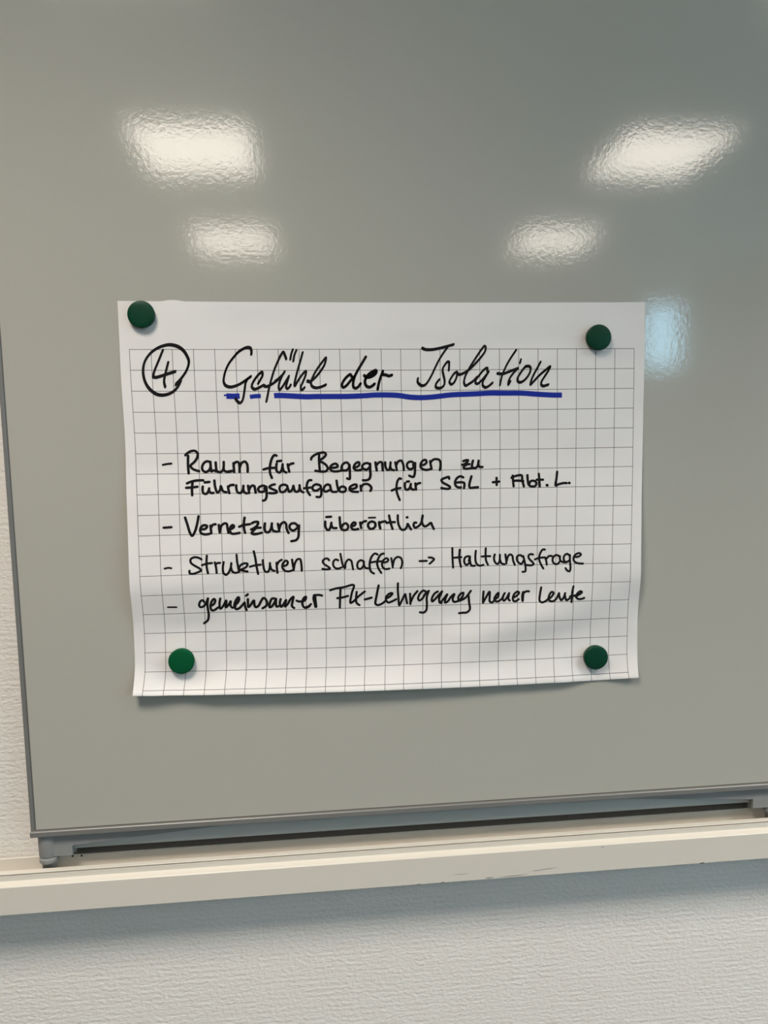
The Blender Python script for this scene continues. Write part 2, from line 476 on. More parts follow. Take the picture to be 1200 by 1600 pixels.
NODE_Z = [
  [166.5,166.3,165.9,165.5,165.2,164.8,164.5,164.2,163.9,163.6,163.3,163.0,162.8,162.5,162.3,162.1,161.9,161.7,161.5,161.3,161.2,161.0,160.9,160.8,160.7,160.5,160.5,160.4],
  [109.4,109.3,109.0,108.7,108.4,108.1,107.9,107.6,107.3,107.0,106.7,106.4,106.2,105.9,105.6,105.3,105.1,104.8,104.6,104.3,104.1,103.8,103.6,103.3,103.1,102.8,102.6,102.5],
  [84.9,84.7,84.2,83.8,83.4,83.0,82.6,82.2,81.9,81.5,81.2,80.9,80.6,80.3,80.0,79.7,79.4,79.2,79.0,78.8,78.6,78.5,78.3,78.1,78.0,77.8,77.7,77.7],
  [60.0,59.7,59.2,58.8,58.3,57.8,57.4,57.0,56.6,56.2,55.9,55.6,55.2,54.9,54.7,54.4,54.1,53.9,53.7,53.5,53.3,53.2,53.0,52.9,52.8,52.7,52.6,52.6],
  [34.7,34.5,34.0,33.5,33.1,32.6,32.2,31.8,31.4,31.0,30.7,30.4,30.1,29.8,29.5,29.3,29.0,28.8,28.6,28.4,28.2,28.0,27.9,27.8,27.7,27.6,27.5,27.5],
  [9.5,9.3,8.8,8.4,7.9,7.5,7.1,6.7,6.4,6.0,5.7,5.4,5.1,4.8,4.5,4.3,4.0,3.8,3.6,3.4,3.2,3.0,2.9,2.8,2.6,2.5,2.4,2.4],
  [-15.5,-15.7,-16.2,-16.6,-17.0,-17.4,-17.7,-18.1,-18.4,-18.8,-19.1,-19.4,-19.7,-20.0,-20.2,-20.5,-20.7,-21.0,-21.2,-21.4,-21.6,-21.8,-22.0,-22.1,-22.3,-22.4,-22.5,-22.6],
  [-40.4,-40.6,-41.0,-41.4,-41.7,-42.1,-42.4,-42.8,-43.1,-43.4,-43.8,-44.0,-44.3,-44.6,-44.8,-45.1,-45.3,-45.6,-45.8,-46.0,-46.2,-46.4,-46.6,-46.8,-47.0,-47.1,-47.3,-47.4],
  [-65.5,-65.7,-66.0,-66.3,-66.6,-66.9,-67.2,-67.5,-67.8,-68.1,-68.4,-68.6,-68.9,-69.2,-69.4,-69.7,-69.9,-70.2,-70.4,-70.6,-70.8,-71.1,-71.3,-71.5,-71.7,-71.9,-72.1,-72.2],
  [-90.7,-90.8,-91.0,-91.2,-91.4,-91.6,-91.9,-92.2,-92.5,-92.8,-93.1,-93.3,-93.5,-93.8,-94.1,-94.4,-94.6,-94.9,-95.2,-95.4,-95.6,-95.9,-96.1,-96.4,-96.6,-96.9,-97.1,-97.3],
  [-115.6,-115.7,-115.8,-116.0,-116.2,-116.4,-116.7,-117.0,-117.3,-117.5,-117.8,-118.0,-118.2,-118.5,-118.8,-119.2,-119.4,-119.7,-120.0,-120.3,-120.5,-120.8,-121.1,-121.3,-121.5,-121.8,-122.1,-122.2],
  [-140.6,-140.6,-140.7,-140.8,-141.0,-141.2,-141.5,-141.8,-142.1,-142.3,-142.5,-142.7,-143.0,-143.2,-143.5,-143.9,-144.2,-144.4,-144.7,-145.0,-145.3,-145.5,-145.8,-146.0,-146.2,-146.4,-146.7,-146.9],
  [-165.3,-165.3,-165.4,-165.5,-165.7,-166.0,-166.2,-166.5,-166.8,-167.0,-167.1,-167.3,-167.6,-167.9,-168.2,-168.5,-168.9,-169.1,-169.4,-169.7,-170.0,-170.3,-170.5,-170.8,-170.9,-171.0,-171.4,-171.7],
  [-189.8,-189.8,-189.9,-190.1,-190.3,-190.7,-191.0,-191.3,-191.6,-191.9,-192.0,-192.2,-192.6,-192.9,-193.2,-193.5,-193.8,-194.0,-194.2,-194.5,-194.8,-195.0,-195.1,-195.3,-195.6,-195.8,-196.2,-196.6],
  [-214.2,-214.3,-214.7,-214.9,-215.2,-215.7,-216.1,-216.5,-216.7,-217.1,-217.4,-217.6,-218.0,-218.4,-218.6,-218.8,-219.0,-219.2,-219.2,-219.2,-219.3,-219.4,-219.6,-219.9,-220.3,-220.7,-221.1,-221.4],
  [-238.9,-239.0,-239.6,-240.0,-240.4,-240.9,-241.4,-241.8,-242.1,-242.4,-242.8,-243.2,-243.6,-244.0,-244.2,-244.4,-244.4,-244.3,-244.2,-244.1,-244.2,-244.4,-244.7,-245.1,-245.7,-246.0,-246.3,-246.4],
  [-263.5,-263.8,-264.5,-265.1,-265.6,-266.1,-266.6,-267.1,-267.4,-267.8,-268.3,-268.7,-269.0,-269.4,-269.7,-269.7,-269.6,-269.5,-269.5,-269.6,-269.8,-270.2,-270.6,-270.9,-271.2,-271.3,-271.3,-271.3],
  [-287.5,-288.0,-289.3,-290.1,-290.7,-291.0,-291.6,-292.2,-292.6,-293.0,-293.5,-294.0,-294.4,-294.6,-294.8,-294.9,-294.9,-295.0,-295.4,-295.7,-296.0,-296.2,-296.3,-296.4,-296.4,-296.3,-295.9,-295.7],
  [-308.7,-309.2,-311.4,-312.9,-312.6,-312.7,-313.4,-314.1,-314.7,-315.2,-315.7,-316.2,-316.6,-317.0,-317.3,-317.7,-318.0,-318.4,-318.8,-319.1,-319.3,-319.3,-319.3,-320.1,-321.0,-320.6,-319.1,-318.5],
  [-313.6,-314.1,-316.1,-317.6,-317.6,-318.2,-319.0,-319.8,-320.6,-321.2,-321.8,-322.4,-322.9,-323.4,-323.8,-324.3,-324.8,-325.3,-325.8,-326.2,-326.5,-326.6,-326.7,-327.5,-328.6,-328.2,-326.4,-326.0]]
INK = {
'circled_number': [
  ('round',4.26,[(2.147,1.643),(2.325,1.467)]),
  ('nib',[2.81, 4.45],[(2.107,1.689),(2.267,1.497),(2.446,1.287),(2.629,1.02),(2.738,0.751),(2.762,0.541),(2.695,0.331),(2.555,0.083),(2.353,-0.098),(2.11,-0.198),(1.846,-0.225),(1.541,-0.16),(1.235,-0.025),(0.962,0.189),(0.748,0.466),(0.628,0.775),(0.59,1.12),(0.635,1.464),(0.759,1.769),(0.95,1.998),(1.168,2.142),(1.413,2.187),(1.702,2.141),(1.979,2.003),(2.196,1.784),(2.341,1.516)]),
  ('nib',[2.81, 4.45],[(1.556,0.044),(1.324,0.561),(1.113,1.042),(1.036,1.29)]),
  ('nib',[2.81, 4.45],[(1.053,1.317),(1.155,1.34),(1.405,1.278),(1.754,1.163),(2.108,1.055)]),
  ('nib',[2.81, 4.45],[(1.785,0.626),(1.687,0.964),(1.596,1.27),(1.551,1.557),(1.592,1.786)])],
'heading_text': [
  ('nib',[2.62, 4.27],[(5.726,0.229),(5.736,0.072),(5.675,-0.074),(5.531,-0.092),(5.357,-0.025),(5.129,0.127),(4.894,0.376),(4.653,0.68),(4.487,1.011),(4.396,1.317),(4.376,1.546),(4.456,1.713),(4.658,1.792),(4.891,1.756),(5.147,1.648),(5.403,1.483),(5.664,1.291)]),
  ('nib',[2.62, 4.27],[(5.505,1.419),(5.415,1.597),(5.356,1.905),(5.297,2.213),(5.215,2.469),(5.105,2.559),(4.989,2.482),(4.909,2.353)]),
  ('nib',[2.62, 4.27],[(6.001,1.618),(6.125,1.419),(6.219,1.24),(6.199,1.087),(6.064,1.169),(5.854,1.419),(5.72,1.649),(5.701,1.802),(5.81,1.9),(5.961,1.859),(6.199,1.731)]),
  ('nib',[2.62, 4.27],[(6.251,1.701),(6.345,1.772),(6.499,1.739),(6.707,1.624),(6.917,1.471),(7.075,1.331)]),
  ('nib',[2.62, 4.27],[(7.109,0.276),(6.918,0.681),(6.776,1.011),(6.61,1.509),(6.493,1.906),(6.415,2.24),(6.352,2.485)]),
  ('nib',[2.62, 4.09],[(7.376,0.459),(7.314,0.277),(7.237,0.13),(7.098,0.332),(6.945,0.63)]),
  ('nib',[2.62, 4.09],[(6.813,1.509),(7.023,1.356),(7.25,1.127)]),
  ('nib',[2.62, 4.09],[(7.281,1.063),(7.141,1.293),(7.02,1.574),(6.971,1.804),(7.015,1.92),(7.135,1.805),(7.326,1.523),(7.478,1.281)]),
  ('nib',[2.62, 4.09],[(7.467,1.319),(7.368,1.626),(7.329,1.793),(7.385,1.877),(7.483,1.806),(7.551,1.698)]),
  ('nib',[2.62, 4.09],[(7.701,0.024),(7.624,0.227),(7.576,0.467)]),
  ('nib',[2.62, 4.09],[(7.873,0.055),(7.776,0.277),(7.717,0.551)]),
  ('nib',[2.62, 4.09],[(8.178,0.156),(8.08,0.48),(7.938,0.911),(7.823,1.294),(7.738,1.652),(7.751,1.742),(7.892,1.524),(8.056,1.294),(8.219,1.102),(8.313,1.039),(8.294,1.218),(8.151,1.551),(8.038,1.807),(8.073,1.936),(8.166,1.884),(8.215,1.828)]),
  ('nib',[2.62, 4.09],[(8.374,1.538),(8.546,1.513),(8.788,1.321),(9.034,1.04),(9.247,0.709),(9.312,0.405),(9.124,0.608),(8.852,0.963),(8.658,1.295),(8.549,1.577),(8.595,1.757),(8.771,1.84),(9.036,1.797),(9.275,1.695)]),
  ('round',4.1,[(8.402,1.5),(8.492,1.564)]),
  ('nib',[3.2, 4.09],[(10.568,1.3),(10.505,1.205),(10.343,1.3),(10.151,1.518),(10.071,1.711),(10.129,1.827),(10.277,1.75),(10.468,1.545),(10.687,1.314)]),
  ('nib',[3.2, 4.09],[(11.269,0.372),(11.07,0.701),(10.854,1.044),(10.7,1.352),(10.63,1.661),(10.652,1.816),(10.752,1.868),(10.887,1.791),(10.992,1.65)]),
  ('nib',[3.2, 4.09],[(11.183,1.251),(11.269,1.329),(11.407,1.342),(11.609,1.253),(11.743,1.112),(11.736,1.009),(11.589,1.06),(11.372,1.213),(11.234,1.432),(11.209,1.612),(11.295,1.78),(11.42,1.815),(11.547,1.756),(11.645,1.661)]),
  ('nib',[3.2, 4.09],[(12.067,1.049),(11.96,1.306),(11.858,1.615),(11.795,1.912)]),
  ('nib',[3.2, 4.09],[(12.074,1.216),(12.233,1.235),(12.369,1.282),(12.521,1.236)]),
  ('round',2.79,[(11.433,1.265),(11.637,1.137)]),
  ('nib',[2.52, 4.09],[(14.093,-0.057),(14.242,0.01),(14.539,0.026),(14.919,-0.029),(15.297,-0.121),(15.69,-0.226)]),
  ('nib',[2.52, 4.09],[(15.378,-0.081),(15.214,0.127),(14.966,0.484),(14.744,0.881),(14.548,1.267),(14.353,1.577),(14.215,1.719),(14.066,1.757),(13.931,1.691),(13.843,1.574),(13.854,1.413)]),
  ('nib',[2.52, 4.09],[(15.433,1.013),(15.449,0.807),(15.446,0.627),(15.376,0.614),(15.219,0.78),(15.117,0.985),(15.151,1.219),(15.209,1.505),(15.187,1.726),(15.055,1.855),(14.892,1.887),(14.762,1.827),(14.764,1.71),(14.842,1.58),(14.939,1.472)]),
  ('nib',[2.52, 4.09],[(15.84,1.098),(15.716,1.17),(15.55,1.39),(15.46,1.585),(15.551,1.703),(15.683,1.625),(15.794,1.431),(15.851,1.223),(15.831,1.106)]),
  ('nib',[2.52, 4.09],[(15.853,1.132),(15.938,1.228),(16.095,1.198),(16.311,1.09),(16.5,0.966)]),
  ('nib',[2.52, 4.09],[(16.5,0.966),(16.662,0.812),(16.878,0.594),(17.122,0.324),(17.28,0.08),(17.291,-0.09),(17.232,-0.143),(17.124,-0.024),(16.88,0.311),(16.636,0.67),(16.392,1.056),(16.24,1.381),(16.202,1.642),(16.281,1.773),(16.438,1.696),(16.654,1.554),(16.844,1.359)]),
  ('nib',[2.52, 4.09],[(17.374,1.049),(17.375,0.919),(17.199,1.009),(16.979,1.256),(16.789,1.515),(16.774,1.633),(16.868,1.686),(17.058,1.544),(17.25,1.336),(17.442,1.102)]),
  ('nib',[2.52, 4.09],[(17.442,1.102),(17.277,1.362),(17.144,1.597),(17.143,1.767),(17.272,1.873),(17.436,1.808),(17.633,1.648)]),
  ('nib',[2.52, 4.09],[(18.862,0.066),(18.654,0.343),(18.43,0.679),(18.22,1.081),(18.098,1.395),(18.024,1.748)]),
  ('nib',[2.52, 4.09],[(17.889,1.184),(18.149,1.212),(18.483,1.109),(18.957,0.942)]),
  ('nib',[2.52, 4.09],[(18.957,0.95),(18.733,1.163),(18.551,1.398),(18.458,1.608),(18.457,1.739),(18.558,1.582)]),
  ('nib',[2.52, 4.09],[(19.11,0.526),(19.068,0.669)]),
  ('nib',[2.62, 4.09],[(19.356,0.853),(19.233,0.983),(19.06,1.218),(18.931,1.454),(18.967,1.599),(19.077,1.634),(19.256,1.557),(19.478,1.327),(19.595,1.091),(19.603,0.92),(19.507,0.841),(19.342,0.866)]),
  ('nib',[2.62, 4.09],[(20.118,0.649),(19.975,0.91),(19.782,1.25),(19.648,1.539),(19.605,1.75),(19.753,1.614),(20.031,1.331),(20.363,1.057),(20.626,0.875),(20.529,1.072),(20.336,1.36),(20.174,1.623),(20.162,1.755),(20.251,1.83),(20.39,1.805),(20.529,1.764)])],
'underline': [
  ('flat',2.08,[(4.351,2.191),(4.498,2.186)]),
  ('flat',6.64,[(4.47,2.225),(4.791,2.238),(5.11,2.225)])],
'underline2': [
  ('flat',5.28,[(5.581,2.27),(5.82,2.239),(6.097,2.227)])],
'underline3': [
  ('flat',6.48,[(6.729,2.215),(6.99,2.203),(7.505,2.226),(8.282,2.267),(8.808,2.259),(9.598,2.262),(10.393,2.261),(11.183,2.229),(11.687,2.198),(12.76,2.223),(13.414,2.314),(13.958,2.344),(14.612,2.315),(15.484,2.225),(16.674,2.183),(17.487,2.151),(18.311,2.159),(19.143,2.169),(19.998,2.237),(20.806,2.284),(21.241,2.289)])],
'bullet_dash': [
  ('round',2.71,[(1.268,5.55),(1.47,5.511),(1.681,5.491)])],
'text_line': [
  ('round',3.24,[(2.498,5.118),(2.478,5.522),(2.494,5.98)]),
  ('round',3.24,[(2.368,5.088),(2.472,4.985),(2.659,4.887),(2.843,4.882),(2.953,5.005),(2.928,5.211),(2.793,5.415),(2.597,5.611),(2.69,5.761),(2.841,5.836),(2.992,5.882)]),
  ('round',3.24,[(3.55,5.455),(3.405,5.396),(3.249,5.473),(3.145,5.687),(3.177,5.846),(3.297,5.927),(3.467,5.85),(3.556,5.661)]),
  ('round',3.24,[(3.545,5.423),(3.556,5.661),(3.579,5.899)]),
  ('round',3.24,[(3.579,5.899),(3.728,5.853),(3.803,5.902)]),
  ('round',3.24,[(3.801,5.457),(3.81,5.664),(3.844,5.871),(3.986,5.946),(4.128,5.858),(4.18,5.668),(4.187,5.44)]),
  ('round',3.24,[(4.18,5.668),(4.196,5.859),(4.375,5.932),(4.595,5.89)]),
  ('round',3.24,[(4.344,5.925),(4.579,5.887)]),
  ('round',3.24,[(4.668,5.499),(4.672,5.706),(4.687,5.945)]),
  ('round',3.24,[(4.692,5.531),(4.826,5.437),(4.919,5.486),(4.95,5.709),(4.952,5.949)]),
  ('round',3.24,[(4.969,5.71),(5.057,5.503),(5.21,5.432),(5.307,5.538),(5.337,5.746),(5.332,5.938)]),
  ('round',3.24,[(6.729,5.156),(6.631,5.123),(6.516,5.265),(6.433,5.504),(6.388,5.792),(6.404,6.049),(6.48,6.268)]),
  ('round',3.24,[(6.088,5.836),(6.312,5.775),(6.652,5.764)]),
  ('round',3.24,[(6.725,5.556),(6.701,5.765),(6.74,5.951),(6.863,6.001),(6.965,5.865),(7.015,5.592)]),
  ('round',3.24,[(7.012,5.737),(7.066,5.937),(7.189,6.006)]),
  ('round',3.24,[(6.746,5.438),(6.945,5.415)]),
  ('round',3.24,[(7.261,5.596),(7.288,5.773),(7.331,5.973)]),
  ('round',3.24,[(7.291,5.676),(7.402,5.581),(7.537,5.551)]),
  ('round',3.24,[(8.416,5.363),(8.443,5.273),(8.611,5.137),(8.868,5.043),(9.085,5.03),(9.16,5.121),(9.055,5.274),(8.822,5.439),(9.017,5.545),(9.174,5.677),(9.235,5.849),(9.136,5.967),(8.913,5.983),(8.62,5.934)]),
  ('round',3.24,[(8.822,5.133),(8.812,5.439),(8.837,5.924)]),
  ('round',3.24,[(9.37,5.786),(9.555,5.799),(9.732,5.743),(9.68,5.613),(9.533,5.61),(9.371,5.744),(9.368,5.883),(9.488,5.972),(9.647,5.991),(9.92,5.947)]),
  ('round',3.24,[(10.312,5.66),(10.207,5.546),(10.039,5.592),(9.934,5.746),(9.944,5.901),(10.097,5.949),(10.26,5.874),(10.328,5.67)]),
  ('round',3.24,[(10.334,5.671),(10.342,5.946),(10.345,6.239),(10.327,6.385),(10.204,6.351)]),
  ('round',3.24,[(10.545,5.761),(10.681,5.789),(10.831,5.662),(10.808,5.538),(10.684,5.569),(10.559,5.723),(10.556,5.869),(10.71,5.952),(10.921,5.916)]),
  ('round',3.24,[(11.341,5.67),(11.25,5.593),(11.067,5.623),(10.965,5.761),(11.033,5.876),(11.185,5.918),(11.324,5.799)]),
  ('round',3.24,[(11.348,5.621),(11.349,5.963),(11.358,6.223),(11.295,6.402),(11.148,6.464),(11.001,6.455)]),
  ('round',3.24,[(11.602,5.56),(11.629,5.772),(11.657,5.968)]),
  ('round',3.24,[(11.645,5.707),(11.77,5.563),(11.898,5.555),(11.935,5.777),(11.947,5.973)]),
  ('round',3.24,[(12.075,5.567),(12.086,5.779),(12.15,5.927),(12.26,5.951),(12.323,5.783),(12.349,5.571)]),
  ('round',3.24,[(12.329,5.783),(12.394,5.931),(12.528,5.972)]),
  ('round',3.24,[(12.6,5.575),(12.64,5.787),(12.671,5.968)]),
  ('round',3.24,[(12.648,5.722),(12.75,5.535),(12.918,5.491),(13.006,5.662),(13.034,5.826),(13.039,5.973)]),
  ('round',3.24,[(13.526,5.736),(13.55,5.622),(13.413,5.544),(13.254,5.607),(13.206,5.763),(13.31,5.919),(13.475,5.908),(13.591,5.786)]),
  ('round',3.24,[(13.636,5.623),(13.623,5.901),(13.605,6.163),(13.544,6.326),(13.406,6.307),(13.323,6.263)]),
  ('round',3.24,[(13.933,5.716),(14.071,5.722),(14.211,5.616),(14.182,5.478),(14.047,5.492),(13.92,5.677),(13.928,5.857),(14.069,5.957),(14.233,5.983),(14.392,5.953)]),
  ('round',3.24,[(14.403,5.537),(14.434,5.718),(14.475,5.931)]),
  ('round',3.24,[(14.428,5.603),(14.568,5.464),(14.767,5.445),(14.892,5.502),(14.94,5.693),(14.904,6.004)]),
  ('round',3.24,[(16.112,5.565),(16.249,5.518),(16.362,5.526),(16.248,5.666),(16.133,5.746)]),
  ('round',3.24,[(16.052,5.751),(16.215,5.731),(16.426,5.725)]),
  ('round',3.24,[(16.28,5.755),(16.156,5.828),(16.126,5.917),(16.246,5.962),(16.507,5.937),(16.719,5.927)]),
  ('round',3.24,[(16.606,5.547),(16.563,5.72),(16.566,5.878),(16.702,5.937),(16.833,5.84),(16.893,5.555)]),
  ('round',3.24,[(16.879,5.726),(16.931,5.875),(17.088,5.881)])],
'text_line2': [
  ('round',3.24,[(2.4,6.475),(2.611,6.39),(2.857,6.341),(3.179,6.336)]),
  ('round',3.24,[(2.672,6.407),(2.633,6.69),(2.633,7.061)]),
  ('round',3.24,[(2.358,6.692),(2.634,6.674),(2.895,6.647)]),
  ('round',3.24,[(3.149,6.642),(3.135,6.824),(3.178,6.967),(3.3,7.007),(3.404,6.892),(3.454,6.735)]),
  ('round',3.24,[(3.45,6.861),(3.546,6.968),(3.654,6.96)]),
  ('round',3.24,[(3.252,6.441),(3.474,6.419)]),
  ('round',3.24,[(3.714,6.353),(3.725,6.55),(3.766,6.772),(3.847,6.954),(3.964,6.839),(4.015,6.634)]),
  ('round',3.24,[(4.024,6.65),(4.059,6.746),(4.109,6.88),(4.282,6.94)]),
  ('round',3.24,[(4.363,6.656),(4.385,6.815),(4.427,6.99)]),
  ('round',3.24,[(4.372,6.703),(4.483,6.6),(4.64,6.581)]),
  ('round',3.24,[(4.515,6.588),(4.64,6.59)]),
  ('round',3.24,[(4.771,6.608),(4.776,6.79),(4.835,6.956),(4.959,6.991),(5.078,6.859),(5.116,6.636)]),
  ('round',3.24,[(5.107,6.796),(5.152,6.956),(5.272,7.016)]),
  ('round',3.24,[(5.337,6.64),(5.358,6.8),(5.378,6.999)]),
  ('round',3.24,[(5.388,6.833),(5.498,6.649),(5.619,6.651),(5.661,6.806),(5.688,6.992)]),
  ('round',3.24,[(6.104,6.788),(6.168,6.702),(6.045,6.646),(5.867,6.713),(5.806,6.84),(5.886,6.944),(6.039,6.95),(6.165,6.846)]),
  ('round',3.24,[(6.199,6.703),(6.209,6.943),(6.204,7.2),(6.13,7.365),(6.031,7.395)]),
  ('round',3.24,[(6.609,6.591),(6.447,6.633),(6.347,6.728),(6.475,6.82),(6.683,6.92),(6.704,6.994),(6.532,7.033),(6.338,7.023)]),
  ('round',3.24,[(7.217,6.679),(7.068,6.612),(6.887,6.673),(6.84,6.827),(6.912,6.979),(7.062,6.969),(7.189,6.833)]),
  ('round',3.24,[(7.211,6.672),(7.252,6.834),(7.318,6.98),(7.455,6.87),(7.511,6.694)]),
  ('round',3.24,[(7.521,6.678),(7.594,6.953),(7.713,6.981),(7.81,6.844),(7.819,6.657)]),
  ('round',3.24,[(7.823,6.78),(7.883,6.943),(8.002,7.016)]),
  ('round',3.24,[(8.404,6.412),(8.283,6.423),(8.191,6.593),(8.171,6.786),(8.231,7.014),(8.328,7.161)]),
  ('round',3.24,[(8.037,6.816),(8.356,6.783)]),
  ('round',3.24,[(8.831,6.675),(8.647,6.623),(8.475,6.727),(8.473,6.883),(8.641,6.947),(8.803,6.863)]),
  ('round',3.24,[(8.863,6.702),(8.903,6.994),(8.861,7.236),(8.765,7.273),(8.659,7.258)]),
  ('round',3.24,[(9.311,6.683),(9.222,6.636),(9.067,6.737),(9.019,6.925),(9.12,7.005),(9.282,6.93)]),
  ('round',3.24,[(9.333,6.677),(9.369,6.84),(9.431,7.004),(9.658,7.021)]),
  ('round',3.24,[(9.666,6.456),(9.695,6.683),(9.755,6.961)]),
  ('round',3.24,[(9.787,6.962),(9.834,6.822),(9.989,6.76),(10.127,6.86),(10.083,7.009),(9.921,7.036),(9.778,6.971)]),
  ('round',3.24,[(10.317,6.883),(10.504,6.886),(10.677,6.798),(10.662,6.674),(10.507,6.688),(10.337,6.799),(10.32,6.916),(10.438,7.016),(10.745,7.044)]),
  ('round',3.24,[(10.878,6.73),(10.893,6.868),(10.901,6.992)]),
  ('round',3.24,[(10.903,6.802),(11.023,6.674),(11.207,6.651),(11.349,6.752),(11.397,6.877),(11.347,7.007)]),
  ('round',3.24,[(12.892,6.42),(12.825,6.389),(12.714,6.515),(12.658,6.737),(12.653,6.999),(12.709,7.229),(12.818,7.5)]),
  ('round',3.24,[(12.394,7.008),(12.603,6.933),(12.865,6.888)]),
  ('round',3.24,[(13.097,6.639),(13.095,6.843),(13.144,6.966),(13.269,6.968),(13.363,6.848),(13.403,6.691)]),
  ('round',3.24,[(13.376,6.815),(13.451,6.955),(13.56,6.983)]),
  ('round',3.24,[(13.199,6.566),(13.305,6.558)]),
  ('round',3.24,[(13.635,6.665),(13.65,6.837),(13.673,6.979)]),
  ('round',3.24,[(13.667,6.755),(13.774,6.674),(13.883,6.65)]),
  ('round',3.24,[(15.382,6.457),(15.365,6.364),(15.223,6.395),(14.981,6.515),(15.057,6.649),(15.288,6.778),(15.43,6.886),(15.393,6.962),(15.221,6.975),(14.98,6.924)]),
  ('round',3.24,[(16.108,6.404),(15.984,6.342),(15.825,6.399),(15.692,6.594),(15.701,6.786),(15.817,6.9),(15.989,6.914)]),
  ('round',3.24,[(15.778,6.662),(15.983,6.649),(16.156,6.692),(16.146,6.96)]),
  ('round',3.24,[(16.529,6.353),(16.463,6.576),(16.414,6.839),(16.457,6.946),(16.636,6.936),(16.858,6.92)]),
  ('round',3.24,[(17.616,6.68),(17.953,6.653)]),
  ('round',3.24,[(17.811,6.459),(17.821,6.826)]),
  ('round',3.24,[(18.662,6.359),(18.679,6.584),(18.714,6.909)]),
  ('round',3.24,[(18.601,6.467),(18.798,6.388),(19.129,6.354),(19.169,6.593),(19.254,6.92)]),
  ('round',3.24,[(18.713,6.628),(18.968,6.623),(19.22,6.654)]),
  ('round',3.24,[(19.437,6.35),(19.455,6.599),(19.512,6.849),(19.657,6.934),(19.858,6.905),(19.908,6.757),(19.79,6.648),(19.606,6.668),(19.539,6.799)]),
  ('round',3.24,[(20.03,6.295),(20.059,6.61),(20.087,6.936)]),
  ('round',3.24,[(19.924,6.591),(20.251,6.597)]),
  ('round',3.24,[(21.003,6.203),(20.972,6.528),(20.93,6.909),(21.093,6.845),(21.365,6.791),(21.512,6.8)]),
  ('round',3.61,[(20.459,6.877),(20.49,6.894)]),
  ('round',3.61,[(21.646,6.793),(21.663,6.793)])],
'bullet_dash2': [
  ('round',3.03,[(1.216,8.624),(1.596,8.609)])],
'text_line3': [
  ('round',3.24,[(2.267,8.153),(2.371,8.513),(2.488,8.928),(2.577,9.063),(2.698,8.902),(2.832,8.493),(2.913,8.105)]),
  ('round',3.24,[(3.016,8.751),(3.211,8.741),(3.313,8.607),(3.2,8.55),(3.051,8.609),(2.973,8.782),(3.012,8.936),(3.188,9.01),(3.429,8.985)]),
  ('round',3.24,[(3.477,8.579),(3.487,8.764),(3.504,8.955)]),
  ('round',3.24,[(3.512,8.653),(3.601,8.538),(3.719,8.521)]),
  ('round',3.24,[(3.878,8.558),(3.889,8.743),(3.915,8.941)]),
  ('round',3.24,[(3.933,8.84),(4.007,8.593),(4.16,8.488),(4.259,8.513),(4.295,8.721),(4.336,8.962)]),
  ('round',3.24,[(4.435,8.789),(4.555,8.734),(4.62,8.65),(4.559,8.578),(4.453,8.661),(4.408,8.852),(4.492,9.001),(4.68,9.013),(4.879,8.977)]),
  ('round',3.24,[(5.139,8.226),(5.097,8.519),(5.106,8.807),(5.147,8.985)]),
  ('round',3.24,[(4.871,8.673),(5.065,8.598),(5.378,8.558)]),
  ('round',3.24,[(5.482,8.513),(5.614,8.455),(5.773,8.463),(5.727,8.632),(5.547,8.778),(5.455,8.823)]),
  ('round',3.24,[(5.44,8.823),(5.639,8.764),(5.889,8.748)]),
  ('round',3.24,[(5.669,8.765),(5.52,8.915),(5.46,9.01),(5.572,9.07),(5.93,9.003)]),
  ('round',3.24,[(6.102,8.539),(6.082,8.77),(6.125,8.948),(6.249,8.993),(6.376,8.842),(6.437,8.547)]),
  ('round',3.24,[(6.428,8.682),(6.474,8.893),(6.685,8.972)]),
  ('round',3.24,[(6.729,8.577),(6.766,8.787),(6.785,8.956)]),
  ('round',3.24,[(6.786,8.852),(6.878,8.597),(7.036,8.497),(7.122,8.587),(7.15,8.829),(7.24,9.048)]),
  ('round',3.24,[(7.687,8.697),(7.569,8.575),(7.386,8.587),(7.29,8.71),(7.344,8.873),(7.5,8.926),(7.66,8.81)]),
  ('round',3.24,[(7.763,8.683),(7.742,8.974),(7.716,9.264),(7.612,9.414),(7.372,9.466)]),
  ('round',3.24,[(9.13,8.289),(9.367,8.278)]),
  ('round',3.24,[(9.075,8.521),(9.082,8.781),(9.151,8.919),(9.24,8.954),(9.332,8.82),(9.383,8.587)]),
  ('round',3.24,[(9.375,8.691),(9.451,8.845),(9.637,8.86)]),
  ('round',3.24,[(9.801,8.321),(9.814,8.571),(9.859,8.865),(9.981,8.972),(10.159,8.953),(10.232,8.809),(10.13,8.637),(9.968,8.688),(9.885,8.849)]),
  ('round',3.24,[(10.379,8.786),(10.551,8.751),(10.61,8.638),(10.52,8.597),(10.395,8.721),(10.394,8.871),(10.517,8.962),(10.738,8.934)]),
  ('round',3.24,[(10.838,8.611),(10.86,8.758),(10.891,8.896)]),
  ('round',3.24,[(10.87,8.709),(10.975,8.587),(11.124,8.542)]),
  ('round',3.24,[(11.406,8.565),(11.258,8.643),(11.226,8.799),(11.317,8.938),(11.465,8.925),(11.567,8.807),(11.543,8.633),(11.406,8.565)]),
  ('round',3.24,[(11.75,8.609),(11.764,8.779),(11.803,8.927)]),
  ('round',3.24,[(11.768,8.681),(11.866,8.609),(12.063,8.577)]),
  ('round',2.3,[(11.26,8.375),(11.567,8.373)]),
  ('round',3.24,[(12.249,8.284),(12.292,8.497),(12.357,8.76),(12.43,8.975)]),
  ('round',3.24,[(12.116,8.657),(12.325,8.629),(12.55,8.627)]),
  ('round',3.24,[(12.713,8.287),(12.712,8.539),(12.768,8.796),(12.896,9.008),(13.063,9.022),(13.19,8.878),(13.231,8.731),(13.297,8.847),(13.406,9.02)]),
